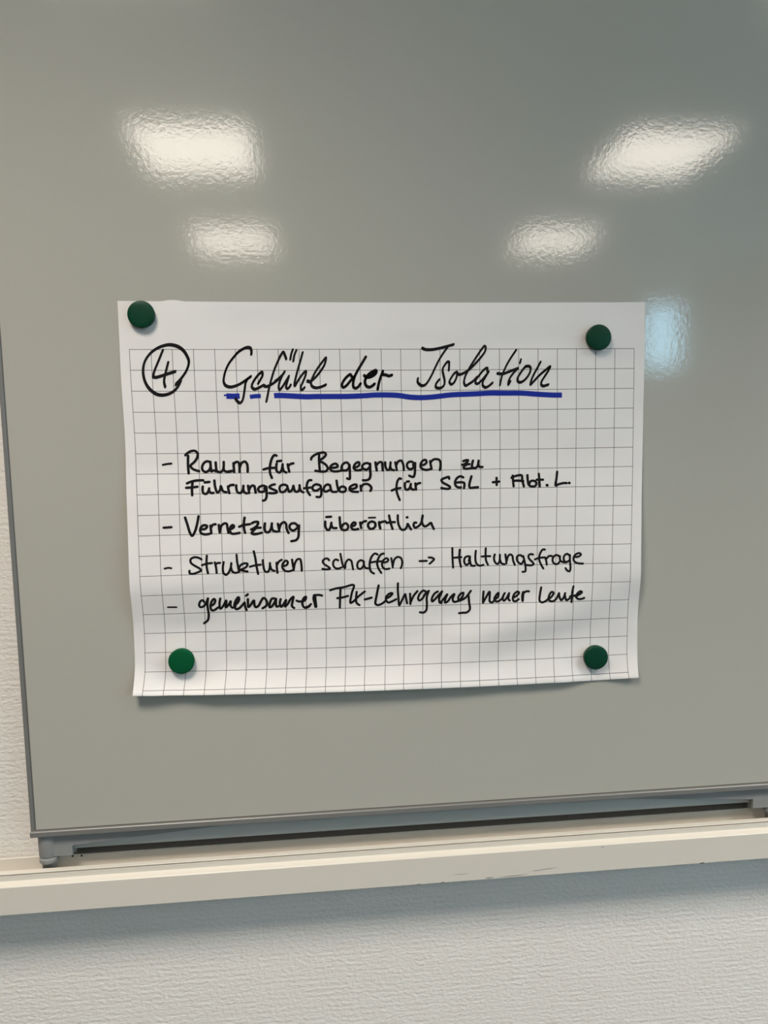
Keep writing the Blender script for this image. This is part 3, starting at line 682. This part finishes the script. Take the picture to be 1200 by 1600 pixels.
  ('round',3.24,[(13.182,8.402),(13.215,8.393)]),
  ('round',3.24,[(13.673,8.682),(13.586,8.673),(13.536,8.813),(13.602,8.926),(13.762,8.88),(13.929,8.697),(14.005,8.321)]),
  ('round',3.24,[(14.005,8.353),(13.969,8.533),(14.002,8.757),(14.128,8.882),(14.294,8.803),(14.436,8.707),(14.499,8.84),(14.586,9.023)])],
'bullet_dash3': [
  ('round',2.38,[(1.191,10.645),(1.373,10.613),(1.522,10.638)])],
'text_line4': [
  ('round',2.87,[(2.991,10.249),(2.876,10.171),(2.662,10.131),(2.48,10.221),(2.474,10.391),(2.647,10.548),(2.889,10.705),(2.957,10.801),(2.79,10.892),(2.54,10.962),(2.394,10.912),(2.398,10.799)]),
  ('round',2.87,[(3.259,10.075),(3.234,10.354),(3.236,10.676),(3.282,10.959)]),
  ('round',2.87,[(3.012,10.539),(3.268,10.468),(3.491,10.45)]),
  ('round',2.87,[(3.631,10.422),(3.679,10.66),(3.7,10.958)]),
  ('round',2.87,[(3.661,10.53),(3.763,10.459),(3.881,10.457)]),
  ('round',2.87,[(4.06,10.424),(4.01,10.704),(4.032,10.964),(4.148,11.072),(4.278,10.973),(4.397,10.717),(4.436,10.485)]),
  ('round',2.87,[(4.419,10.718),(4.475,10.915),(4.531,10.949)]),
  ('round',2.87,[(4.454,10.881),(4.593,10.984),(4.809,10.943)]),
  ('round',2.87,[(4.71,10.073),(4.723,10.371),(4.761,10.664),(4.806,10.949)]),
  ('round',2.87,[(4.789,10.779),(4.896,10.604),(5.079,10.519),(5.222,10.54),(5.19,10.672),(5.01,10.796),(4.857,10.84),(5.007,10.894),(5.21,10.934)]),
  ('round',2.87,[(5.538,9.922),(5.605,10.271),(5.646,10.662),(5.713,11.079)]),
  ('round',2.87,[(5.339,10.7),(5.564,10.643),(5.847,10.611)]),
  ('round',2.87,[(5.96,10.387),(5.977,10.674),(6.047,10.954),(6.17,10.998),(6.268,10.848),(6.301,10.548)]),
  ('round',2.87,[(6.31,10.686),(6.367,10.877),(6.515,10.955)]),
  ('round',2.87,[(6.626,10.533),(6.629,10.795),(6.653,11.057)]),
  ('round',2.87,[(6.632,10.664),(6.753,10.472),(6.883,10.397)]),
  ('round',2.87,[(6.935,10.723),(7.118,10.673),(7.176,10.525),(7.093,10.443),(6.938,10.576),(6.901,10.797),(7.023,10.959),(7.205,11.001),(7.39,10.952)]),
  ('round',2.87,[(7.387,10.404),(7.418,10.69),(7.46,10.937)]),
  ('round',2.87,[(7.468,10.856),(7.538,10.562),(7.663,10.392),(7.783,10.396),(7.841,10.637),(7.855,10.983)]),
  ('round',2.79,[(9.243,10.498),(9.17,10.407),(9.025,10.416),(8.919,10.538),(8.978,10.671),(9.163,10.808),(9.28,10.921),(9.16,10.963),(8.896,10.926)]),
  ('round',2.79,[(9.695,10.511),(9.573,10.465),(9.465,10.554),(9.445,10.751),(9.549,10.909),(9.71,10.931),(9.873,10.88)]),
  ('round',2.79,[(9.814,10.179),(9.864,10.467),(9.93,10.766),(10.035,10.928),(10.078,10.655),(10.221,10.487),(10.36,10.554),(10.412,10.78),(10.451,11.003)]),
  ('round',2.79,[(10.98,10.598),(10.857,10.538),(10.715,10.63),(10.666,10.821),(10.726,10.962),(10.85,10.982),(10.977,10.83)]),
  ('round',2.79,[(11.003,10.605),(11.006,10.797),(11.082,10.939),(11.254,10.971)]),
  ('round',2.79,[(11.664,10.271),(11.547,10.208),(11.398,10.346),(11.302,10.607),(11.283,10.872),(11.34,11.132),(11.48,11.248)]),
  ('round',2.79,[(11.973,10.23),(11.855,10.25),(11.705,10.454),(11.64,10.717),(11.699,10.984),(11.833,11.226)]),
  ('round',2.79,[(11.332,10.675),(11.573,10.632),(11.882,10.624)]),
  ('round',2.79,[(11.918,10.692),(12.107,10.664),(12.199,10.566),(12.119,10.475),(11.951,10.56),(11.874,10.79),(11.947,10.982),(12.069,11.035),(12.249,11.01)]),
  ('round',2.79,[(12.352,10.477),(12.394,10.704),(12.425,10.961)]),
  ('round',2.79,[(12.436,10.871),(12.52,10.548),(12.684,10.423),(12.86,10.474),(12.929,10.652),(12.91,10.884),(12.855,11.006)]),
  ('round',2.79,[(13.838,10.667),(14.216,10.664)]),
  ('round',2.79,[(14.314,10.49),(14.458,10.5),(14.597,10.584),(14.49,10.711),(14.362,10.817)]),
  ('round',2.87,[(15.55,10.031),(15.558,10.487),(15.591,11.045)]),
  ('round',2.87,[(15.933,10.123),(15.915,10.562),(16.002,11.021)]),
  ('round',2.87,[(15.598,10.538),(16.019,10.514)]),
  ('round',2.87,[(16.403,10.723),(16.436,10.497),(16.321,10.478),(16.196,10.568),(16.18,10.802),(16.288,10.928),(16.413,10.841)]),
  ('round',2.87,[(16.463,10.491),(16.469,10.742),(16.552,10.968),(16.717,10.975)]),
  ('round',2.87,[(16.766,10.205),(16.74,10.515),(16.79,10.85),(16.949,10.978),(17.155,10.943)]),
  ('round',2.87,[(17.28,10.084),(17.271,10.427),(17.298,10.729),(17.392,10.938)]),
  ('round',2.87,[(17.074,10.506),(17.281,10.494),(17.508,10.5)]),
  ('round',2.87,[(17.749,10.415),(17.706,10.605),(17.774,10.834),(17.901,10.917),(17.994,10.779),(18.016,10.438)]),
  ('round',2.87,[(18.017,10.645),(18.104,10.888),(18.269,10.936)]),
  ('round',2.87,[(18.307,10.428),(18.342,10.653),(18.368,10.905)]),
  ('round',2.87,[(18.387,10.754),(18.451,10.528),(18.563,10.433),(18.676,10.499),(18.726,10.761),(18.817,10.985)]),
  ('round',2.87,[(19.217,10.554),(19.091,10.474),(18.946,10.538),(18.93,10.732),(19.044,10.892),(19.18,10.932),(19.273,10.773)]),
  ('round',2.87,[(19.26,10.531),(19.331,10.808),(19.385,11.112),(19.372,11.337),(19.229,11.358)]),
  ('round',2.87,[(19.777,10.465),(19.648,10.435),(19.537,10.517),(19.573,10.679),(19.737,10.843),(19.814,10.962),(19.689,11.024),(19.391,10.994)]),
  ('round',2.87,[(20.403,10.216),(20.29,10.214),(20.146,10.429),(20.099,10.69),(20.188,10.96),(20.332,11.206)]),
  ('round',2.87,[(19.878,10.719),(20.125,10.64),(20.426,10.629)]),
  ('round',2.87,[(20.433,10.656),(20.487,10.832),(20.514,11.008)]),
  ('round',2.87,[(20.492,10.698),(20.637,10.557),(20.781,10.563)]),
  ('round',2.87,[(21.18,10.578),(21.013,10.514),(20.867,10.612),(20.822,10.806),(20.924,10.966),(21.09,10.986),(21.219,10.848)]),
  ('round',2.87,[(21.214,10.579),(21.243,10.808),(21.4,10.895),(21.573,10.905)]),
  ('round',2.87,[(21.732,10.555),(21.599,10.462),(21.453,10.557),(21.425,10.751),(21.538,10.895),(21.703,10.824)]),
  ('round',2.87,[(21.756,10.529),(21.762,10.859),(21.795,11.196),(21.747,11.381),(21.615,11.335),(21.533,11.215)]),
  ('round',2.87,[(21.988,10.627),(22.186,10.624),(22.345,10.516),(22.278,10.441),(22.088,10.485),(21.954,10.66),(21.993,10.856),(22.159,10.957),(22.46,10.989)])],
'bullet_dash4': [
  ('round',2.13,[(1.217,12.64),(1.651,12.656)])],
'text_line5': [
  ('round',2.95,[(3.005,12.429),(2.94,12.336),(2.817,12.411),(2.759,12.605),(2.812,12.698),(2.948,12.67),(3.092,12.517),(3.204,12.252)]),
  ('round',2.95,[(3.21,12.253),(3.158,12.553),(3.171,12.823),(3.19,13.126),(3.133,13.391),(2.944,13.546)]),
  ('round',2.95,[(3.33,12.644),(3.469,12.565),(3.554,12.367),(3.503,12.291),(3.376,12.427),(3.298,12.693),(3.36,12.887),(3.48,12.875),(3.67,12.741)]),
  ('round',2.95,[(3.806,12.283),(3.754,12.509),(3.772,12.812),(3.904,12.699),(4.091,12.398),(4.078,12.588),(4.036,12.755),(4.152,12.675),(4.309,12.446),(4.286,12.663),(4.374,12.784),(4.532,12.706)]),
  ('round',3.12,[(4.471,12.653),(4.637,12.542),(4.738,12.345),(4.713,12.244),(4.59,12.38),(4.48,12.67),(4.554,12.864),(4.716,12.819),(4.92,12.618),(4.995,12.537)]),
  ('round',3.12,[(4.994,12.547),(5.014,12.755),(5.069,12.925)]),
  ('round',3.12,[(5.092,12.184),(5.175,12.114)]),
  ('round',3.12,[(5.168,12.367),(5.155,12.593),(5.167,12.778),(5.264,12.691),(5.45,12.447),(5.459,12.671),(5.521,12.797),(5.658,12.721),(5.794,12.483),(5.919,12.33),(6.015,12.397),(6.084,12.593),(6.045,12.725),(5.843,12.861)]),
  ('round',3.12,[(6.456,12.379),(6.337,12.375),(6.216,12.597),(6.192,12.82),(6.285,12.793),(6.447,12.572),(6.525,12.392),(6.507,12.641),(6.537,12.801),(6.626,12.778)]),
  ('round',3.12,[(6.753,12.423),(6.702,12.647),(6.757,12.816),(6.883,12.687),(7.019,12.476),(6.956,12.69),(6.951,12.806),(7.08,12.694),(7.244,12.441),(7.386,12.323),(7.341,12.537),(7.298,12.801),(7.399,12.904)]),
  ('round',3.12,[(7.543,12.527),(7.653,12.574),(7.806,12.57)]),
  ('round',3.12,[(7.851,12.581),(7.993,12.466),(8.007,12.334),(7.889,12.423),(7.819,12.653),(7.872,12.854),(7.991,12.914),(8.183,12.824)]),
  ('round',2.95,[(7.993,12.881),(8.141,12.823),(8.252,12.727)]),
  ('round',2.95,[(8.421,12.275),(8.389,12.439),(8.433,12.673),(8.474,12.88)]),
  ('round',2.95,[(8.477,12.26),(8.498,12.576),(8.52,12.875)]),
  ('round',2.95,[(8.519,12.271),(8.665,12.266),(8.833,12.304)]),
  ('round',2.95,[(9.251,12.042),(9.552,11.962),(9.944,11.908),(10.463,11.817),(10.351,12.235),(10.273,12.73),(10.433,12.652),(10.686,12.411),(11.02,12.164)]),
  ('round',2.95,[(9.78,11.959),(9.752,12.382),(9.719,12.962)]),
  ('round',2.95,[(9.602,12.467),(9.831,12.444),(10.154,12.368)]),
  ('round',2.95,[(10.609,12.171),(10.569,12.474),(10.589,12.74),(10.735,12.855)]),
  ('round',2.95,[(11.012,12.571),(11.168,12.54),(11.34,12.49)]),
  ('round',2.95,[(11.692,11.873),(11.581,12.408),(11.53,12.822),(11.629,12.885),(11.818,12.831),(12.025,12.672)]),
  ('round',3.03,[(12.05,12.563),(12.249,12.462),(12.388,12.306),(12.292,12.29),(12.086,12.431),(12.036,12.622),(12.15,12.766),(12.349,12.722),(12.589,12.612)]),
  ('round',3.03,[(12.689,11.791),(12.678,12.175),(12.709,12.575),(12.746,12.927),(12.895,12.681),(13.067,12.369),(13.106,12.553),(13.165,12.839)]),
  ('round',3.03,[(13.326,12.353),(13.335,12.593),(13.34,12.887)]),
  ('round',3.03,[(13.374,12.761),(13.51,12.465),(13.713,12.227)]),
  ('round',3.03,[(14.144,12.257),(14.016,12.203),(13.814,12.407),(13.749,12.639),(13.823,12.714),(13.975,12.612),(14.143,12.357),(14.312,12.228)]),
  ('round',3.03,[(14.295,12.261),(14.204,12.552),(14.21,12.954),(14.171,13.242),(14.043,13.348),(13.847,13.329)]),
  ('round',3.03,[(14.783,12.276),(14.621,12.371),(14.473,12.627),(14.487,12.785),(14.649,12.666),(14.851,12.438),(15.012,12.282)]),
  ('round',3.03,[(14.985,12.342),(14.858,12.639),(14.893,12.865),(14.988,12.878)]),
  ('round',3.03,[(14.985,12.291),(14.858,12.606),(14.893,12.865),(15.028,12.745),(15.282,12.435),(15.196,12.65),(15.163,12.867),(15.298,12.815),(15.492,12.559),(15.653,12.436),(15.568,12.696),(15.636,12.839),(15.832,12.815),(16.067,12.744),(16.232,12.649),(16.396,12.451),(16.509,12.292)]),
  ('round',3.03,[(16.129,12.382),(16.003,12.412),(15.857,12.637),(15.906,12.79)]),
  ('round',3.03,[(16.129,12.416),(16.072,12.61),(15.939,12.74)]),
  ('round',3.03,[(16.397,12.535),(16.436,12.925),(16.474,13.262),(16.316,13.417),(16.109,13.427),(15.914,13.444)]),
  ('round',3.03,[(17.177,12.346),(17.157,12.643),(17.161,12.931)]),
  ('round',3.03,[(17.178,12.908),(17.335,12.615),(17.491,12.365),(17.504,12.62),(17.515,12.884),(17.644,12.935),(17.778,12.798),(17.951,12.635),(17.966,12.442),(17.864,12.53),(17.75,12.763),(17.847,12.891),(18.016,12.866),(18.22,12.677)]),
  ('round',3.03,[(18.301,12.469),(18.193,12.71),(18.264,12.87),(18.394,12.749),(18.537,12.476)]),
  ('round',3.03,[(18.528,12.55),(18.505,12.786),(18.578,12.866)]),
  ('round',3.03,[(18.739,12.732),(18.944,12.63),(19.071,12.47),(19.007,12.404),(18.845,12.498),(18.746,12.726),(18.782,12.885),(18.914,12.909),(19.06,12.809)]),
  ('round',3.03,[(19.288,12.435),(19.245,12.638),(19.266,12.908)]),
  ('round',3.03,[(19.309,12.436),(19.293,12.673),(19.282,12.892)]),
  ('round',3.03,[(19.31,12.504),(19.451,12.405),(19.597,12.409)]),
  ('round',3.03,[(20.245,12.212),(20.193,12.558),(20.181,12.923),(20.312,13.007),(20.517,12.931),(20.686,12.772)]),
  ('round',3.03,[(20.659,12.839),(20.822,12.708),(20.914,12.513),(20.817,12.463),(20.69,12.637),(20.66,12.866),(20.826,12.969),(21.031,12.882),(21.164,12.647),(21.213,12.539)]),
  ('round',3.03,[(21.213,12.546),(21.242,12.751),(21.342,12.913),(21.477,12.756),(21.541,12.546)]),
  ('round',3.03,[(21.538,12.689),(21.62,12.92),(21.792,12.832)]),
  ('round',3.03,[(21.982,12.197),(21.922,12.527),(21.914,12.836),(21.896,13.031)]),
  ('round',3.03,[(21.813,12.73),(22.099,12.676)]),
  ('round',3.03,[(22.108,12.738),(22.304,12.639),(22.447,12.512),(22.366,12.462),(22.205,12.575),(22.142,12.739),(22.244,12.869),(22.451,12.875),(22.58,12.827)])]}

# displacement of the folded sheet in front of the board, metres; s,t in printed cells
MAG=[(0.55,-1.66),(23.2,-0.57),(1.77,15.5),(23.34,16.1)]
def sm(x,a,b):
    u=np.clip((x-a)/(b-a),0,1); return u*u*(3-2*u)
def D(s,t):
    s=np.asarray(s,float); t=np.asarray(t,float)
    up=np.exp(-((t-11.2)/4.2)**2); dn=np.exp(-((t-11.2)/1.8)**2)
    b=np.where(t<11.2,up,dn)*(4.0+7.5*np.exp(-((s+1)/6.5)**2)+9.0*np.exp(-((s-26)/5.0)**2))
    # belly of the right half, slanting down towards the middle
    c=7.5*np.exp(-(((t-13.6)+(s-21)*0.28)/1.3)**2)*np.exp(-((s-19.5)/4.5)**2)
    fl=(14.0-5.5*sm(s,10,22))*np.clip((t-15.2)/2.1,0,1.05)**1.9
    w=0.35*np.sin(s*0.83+t*0.41+1.0)+0.3*np.sin(t*1.13-s*0.37)+0.2*np.sin(s*1.7-t*0.9+2)
    w=w*(1-0.6*sm(t,15,17))
    d=0.6+b+c+fl+w
    top=sm(t,-2.35,1.5)
    d=0.6+(d-0.6)*(0.25+0.75*top)
    for (a,q) in MAG:
        r=np.hypot(s-a,t-q); k=sm(r,0.72,2.4)
        d=0.9*(1-k)+d*k
    return np.maximum(d,0.5)/1000
S_AX = [-0.54] + list(range(26)) + [25.54]
T_AX = [-2.3] + list(range(18)) + [17.27]
NX = np.array(NODE_X) / 1000.0
NZ = np.array(NODE_Z) / 1000.0

def cubic(ax, v):
    """index and four Catmull-Rom weights on an uneven axis"""
    i = int(np.clip(np.searchsorted(ax, v, side='right') - 1, 0, len(ax) - 2))
    u = (v - ax[i]) / (ax[i + 1] - ax[i])
    idx = [max(i - 1, 0), i, i + 1, min(i + 2, len(ax) - 1)]
    if i in (0, len(ax) - 2) or i == 1 or i == len(ax) - 3:
        return idx, (0.0, 1 - u, u, 0.0)
    w = (-0.5 * u + u * u - 0.5 * u ** 3, 1 - 2.5 * u * u + 1.5 * u ** 3, 0.5 * u + 2 * u * u - 1.5 * u ** 3, -0.5 * u * u + 0.5 * u ** 3)
    return idx, w

def sheet_xz(s, t):
    si, sw = cubic(S_AX, s)
    ti, tw = cubic(T_AX, t)
    x = z = 0.0
    for a, wa in zip(ti, tw):
        if wa == 0.0:
            continue
        for c, wc in zip(si, sw):
            if wc:
                x += wa * wc * NX[a, c]
                z += wa * wc * NZ[a, c]
    return x, z

def sheet_point(s, t, lift=0.0):
    x, z = sheet_xz(s, t)
    return Vector((x, -float(D(s, t)) - lift, z))

s_vals = [-0.54 + (26.08) * k / 156 for k in range(157)]
t_vals = [-2.3 + 19.57 * k / 118 for k in range(119)]
bm = bmesh.new()
uvl = bm.loops.layers.uv.new('cells')
st = {}
rows = []
for t in t_vals:
    row = []
    for s in s_vals:
        v = bm.verts.new(sheet_point(s, t)); st[v] = (s, t); row.append(v)
    rows.append(row)
tip = [v.co.copy() for v in rows[-1]]
RF = 0.0009                                     # the fold is a tight round bend
for k in range(1, 6):
    a = math.pi * k / 5
    row = []
    for s, q in zip(s_vals, tip):
        v = bm.verts.new((q.x, q.y + RF * (1 - math.cos(a)), q.z - RF * math.sin(a)))
        st[v] = (s, 17.27 + 0.02 * k); row.append(v)
    rows.append(row)
for k in range(1, 61):                          # back leaf, climbing again behind the front one
    t = 17.27 - 19.57 * k / 60
    row = []
    for s in s_vals:
        tt = t
        if k == 60:
            tt = -2.3
        x, z = sheet_xz(s, tt)
        d = float(D(s, tt))
        back = max(0.00012, d - 2 * RF - 0.0006 * (17.27 - t))
        if k == 60:
            z += 0.0017 * math.exp(-((s - 2.05) / 0.42) ** 4)
        if tt < 15 or k > 8:
            back = min(back, d * 0.4)
        else:
            back = min(back, d * 0.4 + (d - 2 * RF - d * 0.4) * max(0.0, (t - 14.5) / 2.77))
        v = bm.verts.new((x, -max(back, 0.00012), z)); st[v] = (s, -30.0 + t * 0.001); row.append(v)
    rows.append(row)
for a, b_ in zip(rows, rows[1:]):
    for k in range(len(a) - 1):
        f = bm.faces.new((a[k], a[k + 1], b_[k + 1], b_[k]))
        for lp in f.loops:
            lp[uvl].uv = st[lp.vert]
sheet = link('flipchart_sheet', bm, M_paper, None, True, (0, 0, EYE))
sheet['label'] = 'white squared flipchart sheet folded in half with handwritten German notes, held by green magnets'
sheet['category'] = 'paper sheet'

# ------------------------------------------------------------------ marker writing on the sheet
CELL = 0.025
def spline(pts, step):
    if len(pts) == 2:
        k = max(2, int(math.dist(*pts) / step))
        return [(pts[0][0] + (pts[1][0] - pts[0][0]) * i / k, pts[0][1] + (pts[1][1] - pts[0][1]) * i / k) for i in range(k + 1)]
    out = []
    P = [pts[0]] + list(pts) + [pts[-1]]
    for i in range(1, len(P) - 2):
        p0, p1, p2, p3 = P[i - 1], P[i], P[i + 1], P[i + 2]
        def kd(a, b_): return max(math.dist(a, b_), 1e-4) ** 0.5
        t0 = 0.0; t1 = t0 + kd(p0, p1); t2 = t1 + kd(p1, p2); t3 = t2 + kd(p2, p3)
        k = max(2, int(math.dist(p1, p2) / step))
        for q in range(k):
            t = t1 + (t2 - t1) * q / k
            def mixp(a, b_, ta, tb):
                w = (t - ta) / (tb - ta)
                return (a[0] * (1 - w) + b_[0] * w, a[1] * (1 - w) + b_[1] * w)
            a1 = mixp(p0, p1, t0, t1); a2 = mixp(p1, p2, t1, t2); a3 = mixp(p2, p3, t2, t3)
            b1 = mixp(a1, a2, t0, t2); b2 = mixp(a2, a3, t1, t3)
            out.append(mixp(b1, b2, t1, t2))
    out.append(pts[-1])
    return out

NIB = math.radians(68)
def ink_mesh(strokes):
    bm = bmesh.new()
    lift = 0.00022
    for mode, w, pts in strokes:
        if mode == 'nib':
            ha, hb, ang = w[1] / 2000, w[0] / 2000, NIB
        elif mode == 'flat':
            ha, hb, ang = w / 2000, 0.0006, math.radians(84)
        else:
            ha = hb = w / 2000; ang = 0.0
        ea = (math.cos(ang), -math.sin(ang)); eb = (math.sin(ang), math.cos(ang))   # t grows downwards
        cl = spline(pts, 0.03)
        n_ = len(cl)
        L, Rr = [], []
        for i, (s, t) in enumerate(cl):
            a = cl[max(i - 1, 0)]; c = cl[min(i + 1, n_ - 1)]
            dx, dy = c[0] - a[0], c[1] - a[1]
            d = math.hypot(dx, dy) or 1.0
            nx, ny = -dy / d, dx / d
            h = math.hypot(ha * (nx * ea[0] + ny * ea[1]), hb * (nx * eb[0] + ny * eb[1])) / CELL
            L.append(bm.verts.new(sheet_point(s + nx * h, t + ny * h, lift)))
            Rr.append(bm.verts.new(sheet_point(s - nx * h, t - ny * h, lift)))
        for i in range(n_ - 1):
            try:
                bm.faces.new((L[i], L[i + 1], Rr[i + 1], Rr[i]))
            except ValueError:
                pass
        if mode == 'flat':
            continue
        stamps = sorted(set(list(range(0, n_, 3)) + [n_ - 1]))
        for i in stamps:
            s, t = cl[i]
            ring = []
            for k in range(14):
                a = 2 * math.pi * k / 14
                u, v = ha * math.cos(a) / CELL, hb * math.sin(a) / CELL
                ring.append(bm.verts.new(sheet_point(s + u * ea[0] + v * eb[0], t + u * ea[1] + v * eb[1], lift + 0.00002)))
            bm.faces.new(ring)
    for f in bm.faces:
        f.normal_update()
        if f.normal.y > 0:
            f.normal_flip()
    return bm

def ink(name, strokes, m, label=None):
    bm = ink_mesh(strokes)
    me = bpy.data.meshes.new(name)
    bm.to_mesh(me); bm.free()
    me.materials.append(m)
    o = bpy.data.objects.new(name, me)
    COL.objects.link(o)
    o.parent = sheet
    if label:
        o['label'] = label
    return o

ink('circled_number', INK['circled_number'], M_ink, 'number 4 in a hand-drawn black circle')
ink('underline', INK['underline'], M_blue, 'short blue marker dash under the capital G')
ink('underline', INK['underline2'], M_blue, 'short blue marker dash under the letter e')
ink('underline', INK['underline3'], M_blue, 'long blue marker line under the heading')

def words(strokes, gap, count):
    """split one line of strokes into its written words at the widest gaps"""
    q = sorted(strokes, key=lambda k: min(a for a, _ in k[2]))
    def cut(g):
        out, end = [], -99.0
        for k in q:
            lo, hi = min(a for a, _ in k[2]), max(a for a, _ in k[2])
            if lo - end > g:
                out.append([])
            out[-1].append(k)
            end = max(end, hi)
        return out
    for g in np.arange(gap, 0.1, -0.02):
        w = cut(g)
        if len(w) >= count:
            return w
    return cut(gap)

TXT = {'heading_text': ['Gefühl', 'der', 'Isolation'], 'text_line': ['Raum', 'für', 'Begegnungen', 'zu'],
       'text_line2': ['Führungsaufgaben', 'für', 'SGL', 'plus sign', 'Abt.', 'L.'], 'text_line3': ['Vernetzung', 'überörtlich'],
       'text_line4': ['Strukturen', 'schaffen', 'arrow', 'Haltungsfrage'], 'text_line5': ['gemeinsamer', 'Fk-Lehrgang', 'neuer', 'Leute']}
for key, names in TXT.items():
    ws = words(INK[key], 0.9, len(names))
    for k, w in enumerate(ws):
        lab = None
        if len(ws) == len(names):
            lab = ('slanted black heading word ' if key == 'heading_text' else 'black handwritten word ') + names[k]
            if names[k] in ('plus sign', 'arrow'):
                lab = 'black handwritten ' + names[k]
        ink('heading_word' if key == 'heading_text' else 'written_word', w, M_ink, lab)
for k in range(4):
    ink('bullet_dash', INK['bullet_dash' + ('' if k == 0 else str(k + 1))], M_ink, 'black bullet dash')

# ------------------------------------------------------------------ magnets
def magnet(x, z, s, t, m, label):
    base = float(D(s, t)) + 0.00005
    o = thing('round_magnet', label, 'magnet', (x, -base, EYE + z), 'green round magnets')
    R = 0.0163
    bm = bmesh.new()
    lathe(bm, [(0, 0.0), (R - 0.0012, 0.0), (R - 0.0008, 0.0004), (R - 0.0002, 0.0058), (R - 0.0004, 0.0068), (R - 0.0011, 0.0077),
               (R - 0.0022, 0.0081), (R * 0.6, 0.00845), (R * 0.3, 0.0086), (0, 0.00865)], 72, 'Y')
    link('magnet_cap', bm, m, o, True)
magnet(-0.2001, 0.1495, *MAG[0], M_green, 'dark green round magnet at the top left corner of the paper sheet')
magnet(0.3613, 0.1164, *MAG[1], M_green, 'dark green round magnet near the top right corner of the paper sheet')
magnet(-0.1735, -0.2752, *MAG[2], M_green2, 'brighter green round magnet at the lower left of the paper sheet')
magnet(0.3598, -0.2967, *MAG[3], M_green, 'dark green round magnet at the lower right corner of the paper sheet')

for q in ((0.245, -0.5835, 0.040, 0.02, 0.00035), (0.212, -0.5838, 0.012, 0.02, 0.0005), (0.175, -0.5760, 0.022, 0.0, 0.0002),
          (0.150, -0.5855, 0.006, 0.0, 0.0006), (0.118, -0.5857, 0.006, 0.0, 0.0005), (0.290, -0.5775, 0.030, 0.06, 0.0003),
          (0.277, -0.5785, 0.016, 0.08, 0.0003), (0.366, -0.5525, 0.003, 0.0, 0.0004), (0.505, -0.5855, 0.008, 0.0, 0.0008)):
    scuff(*q)
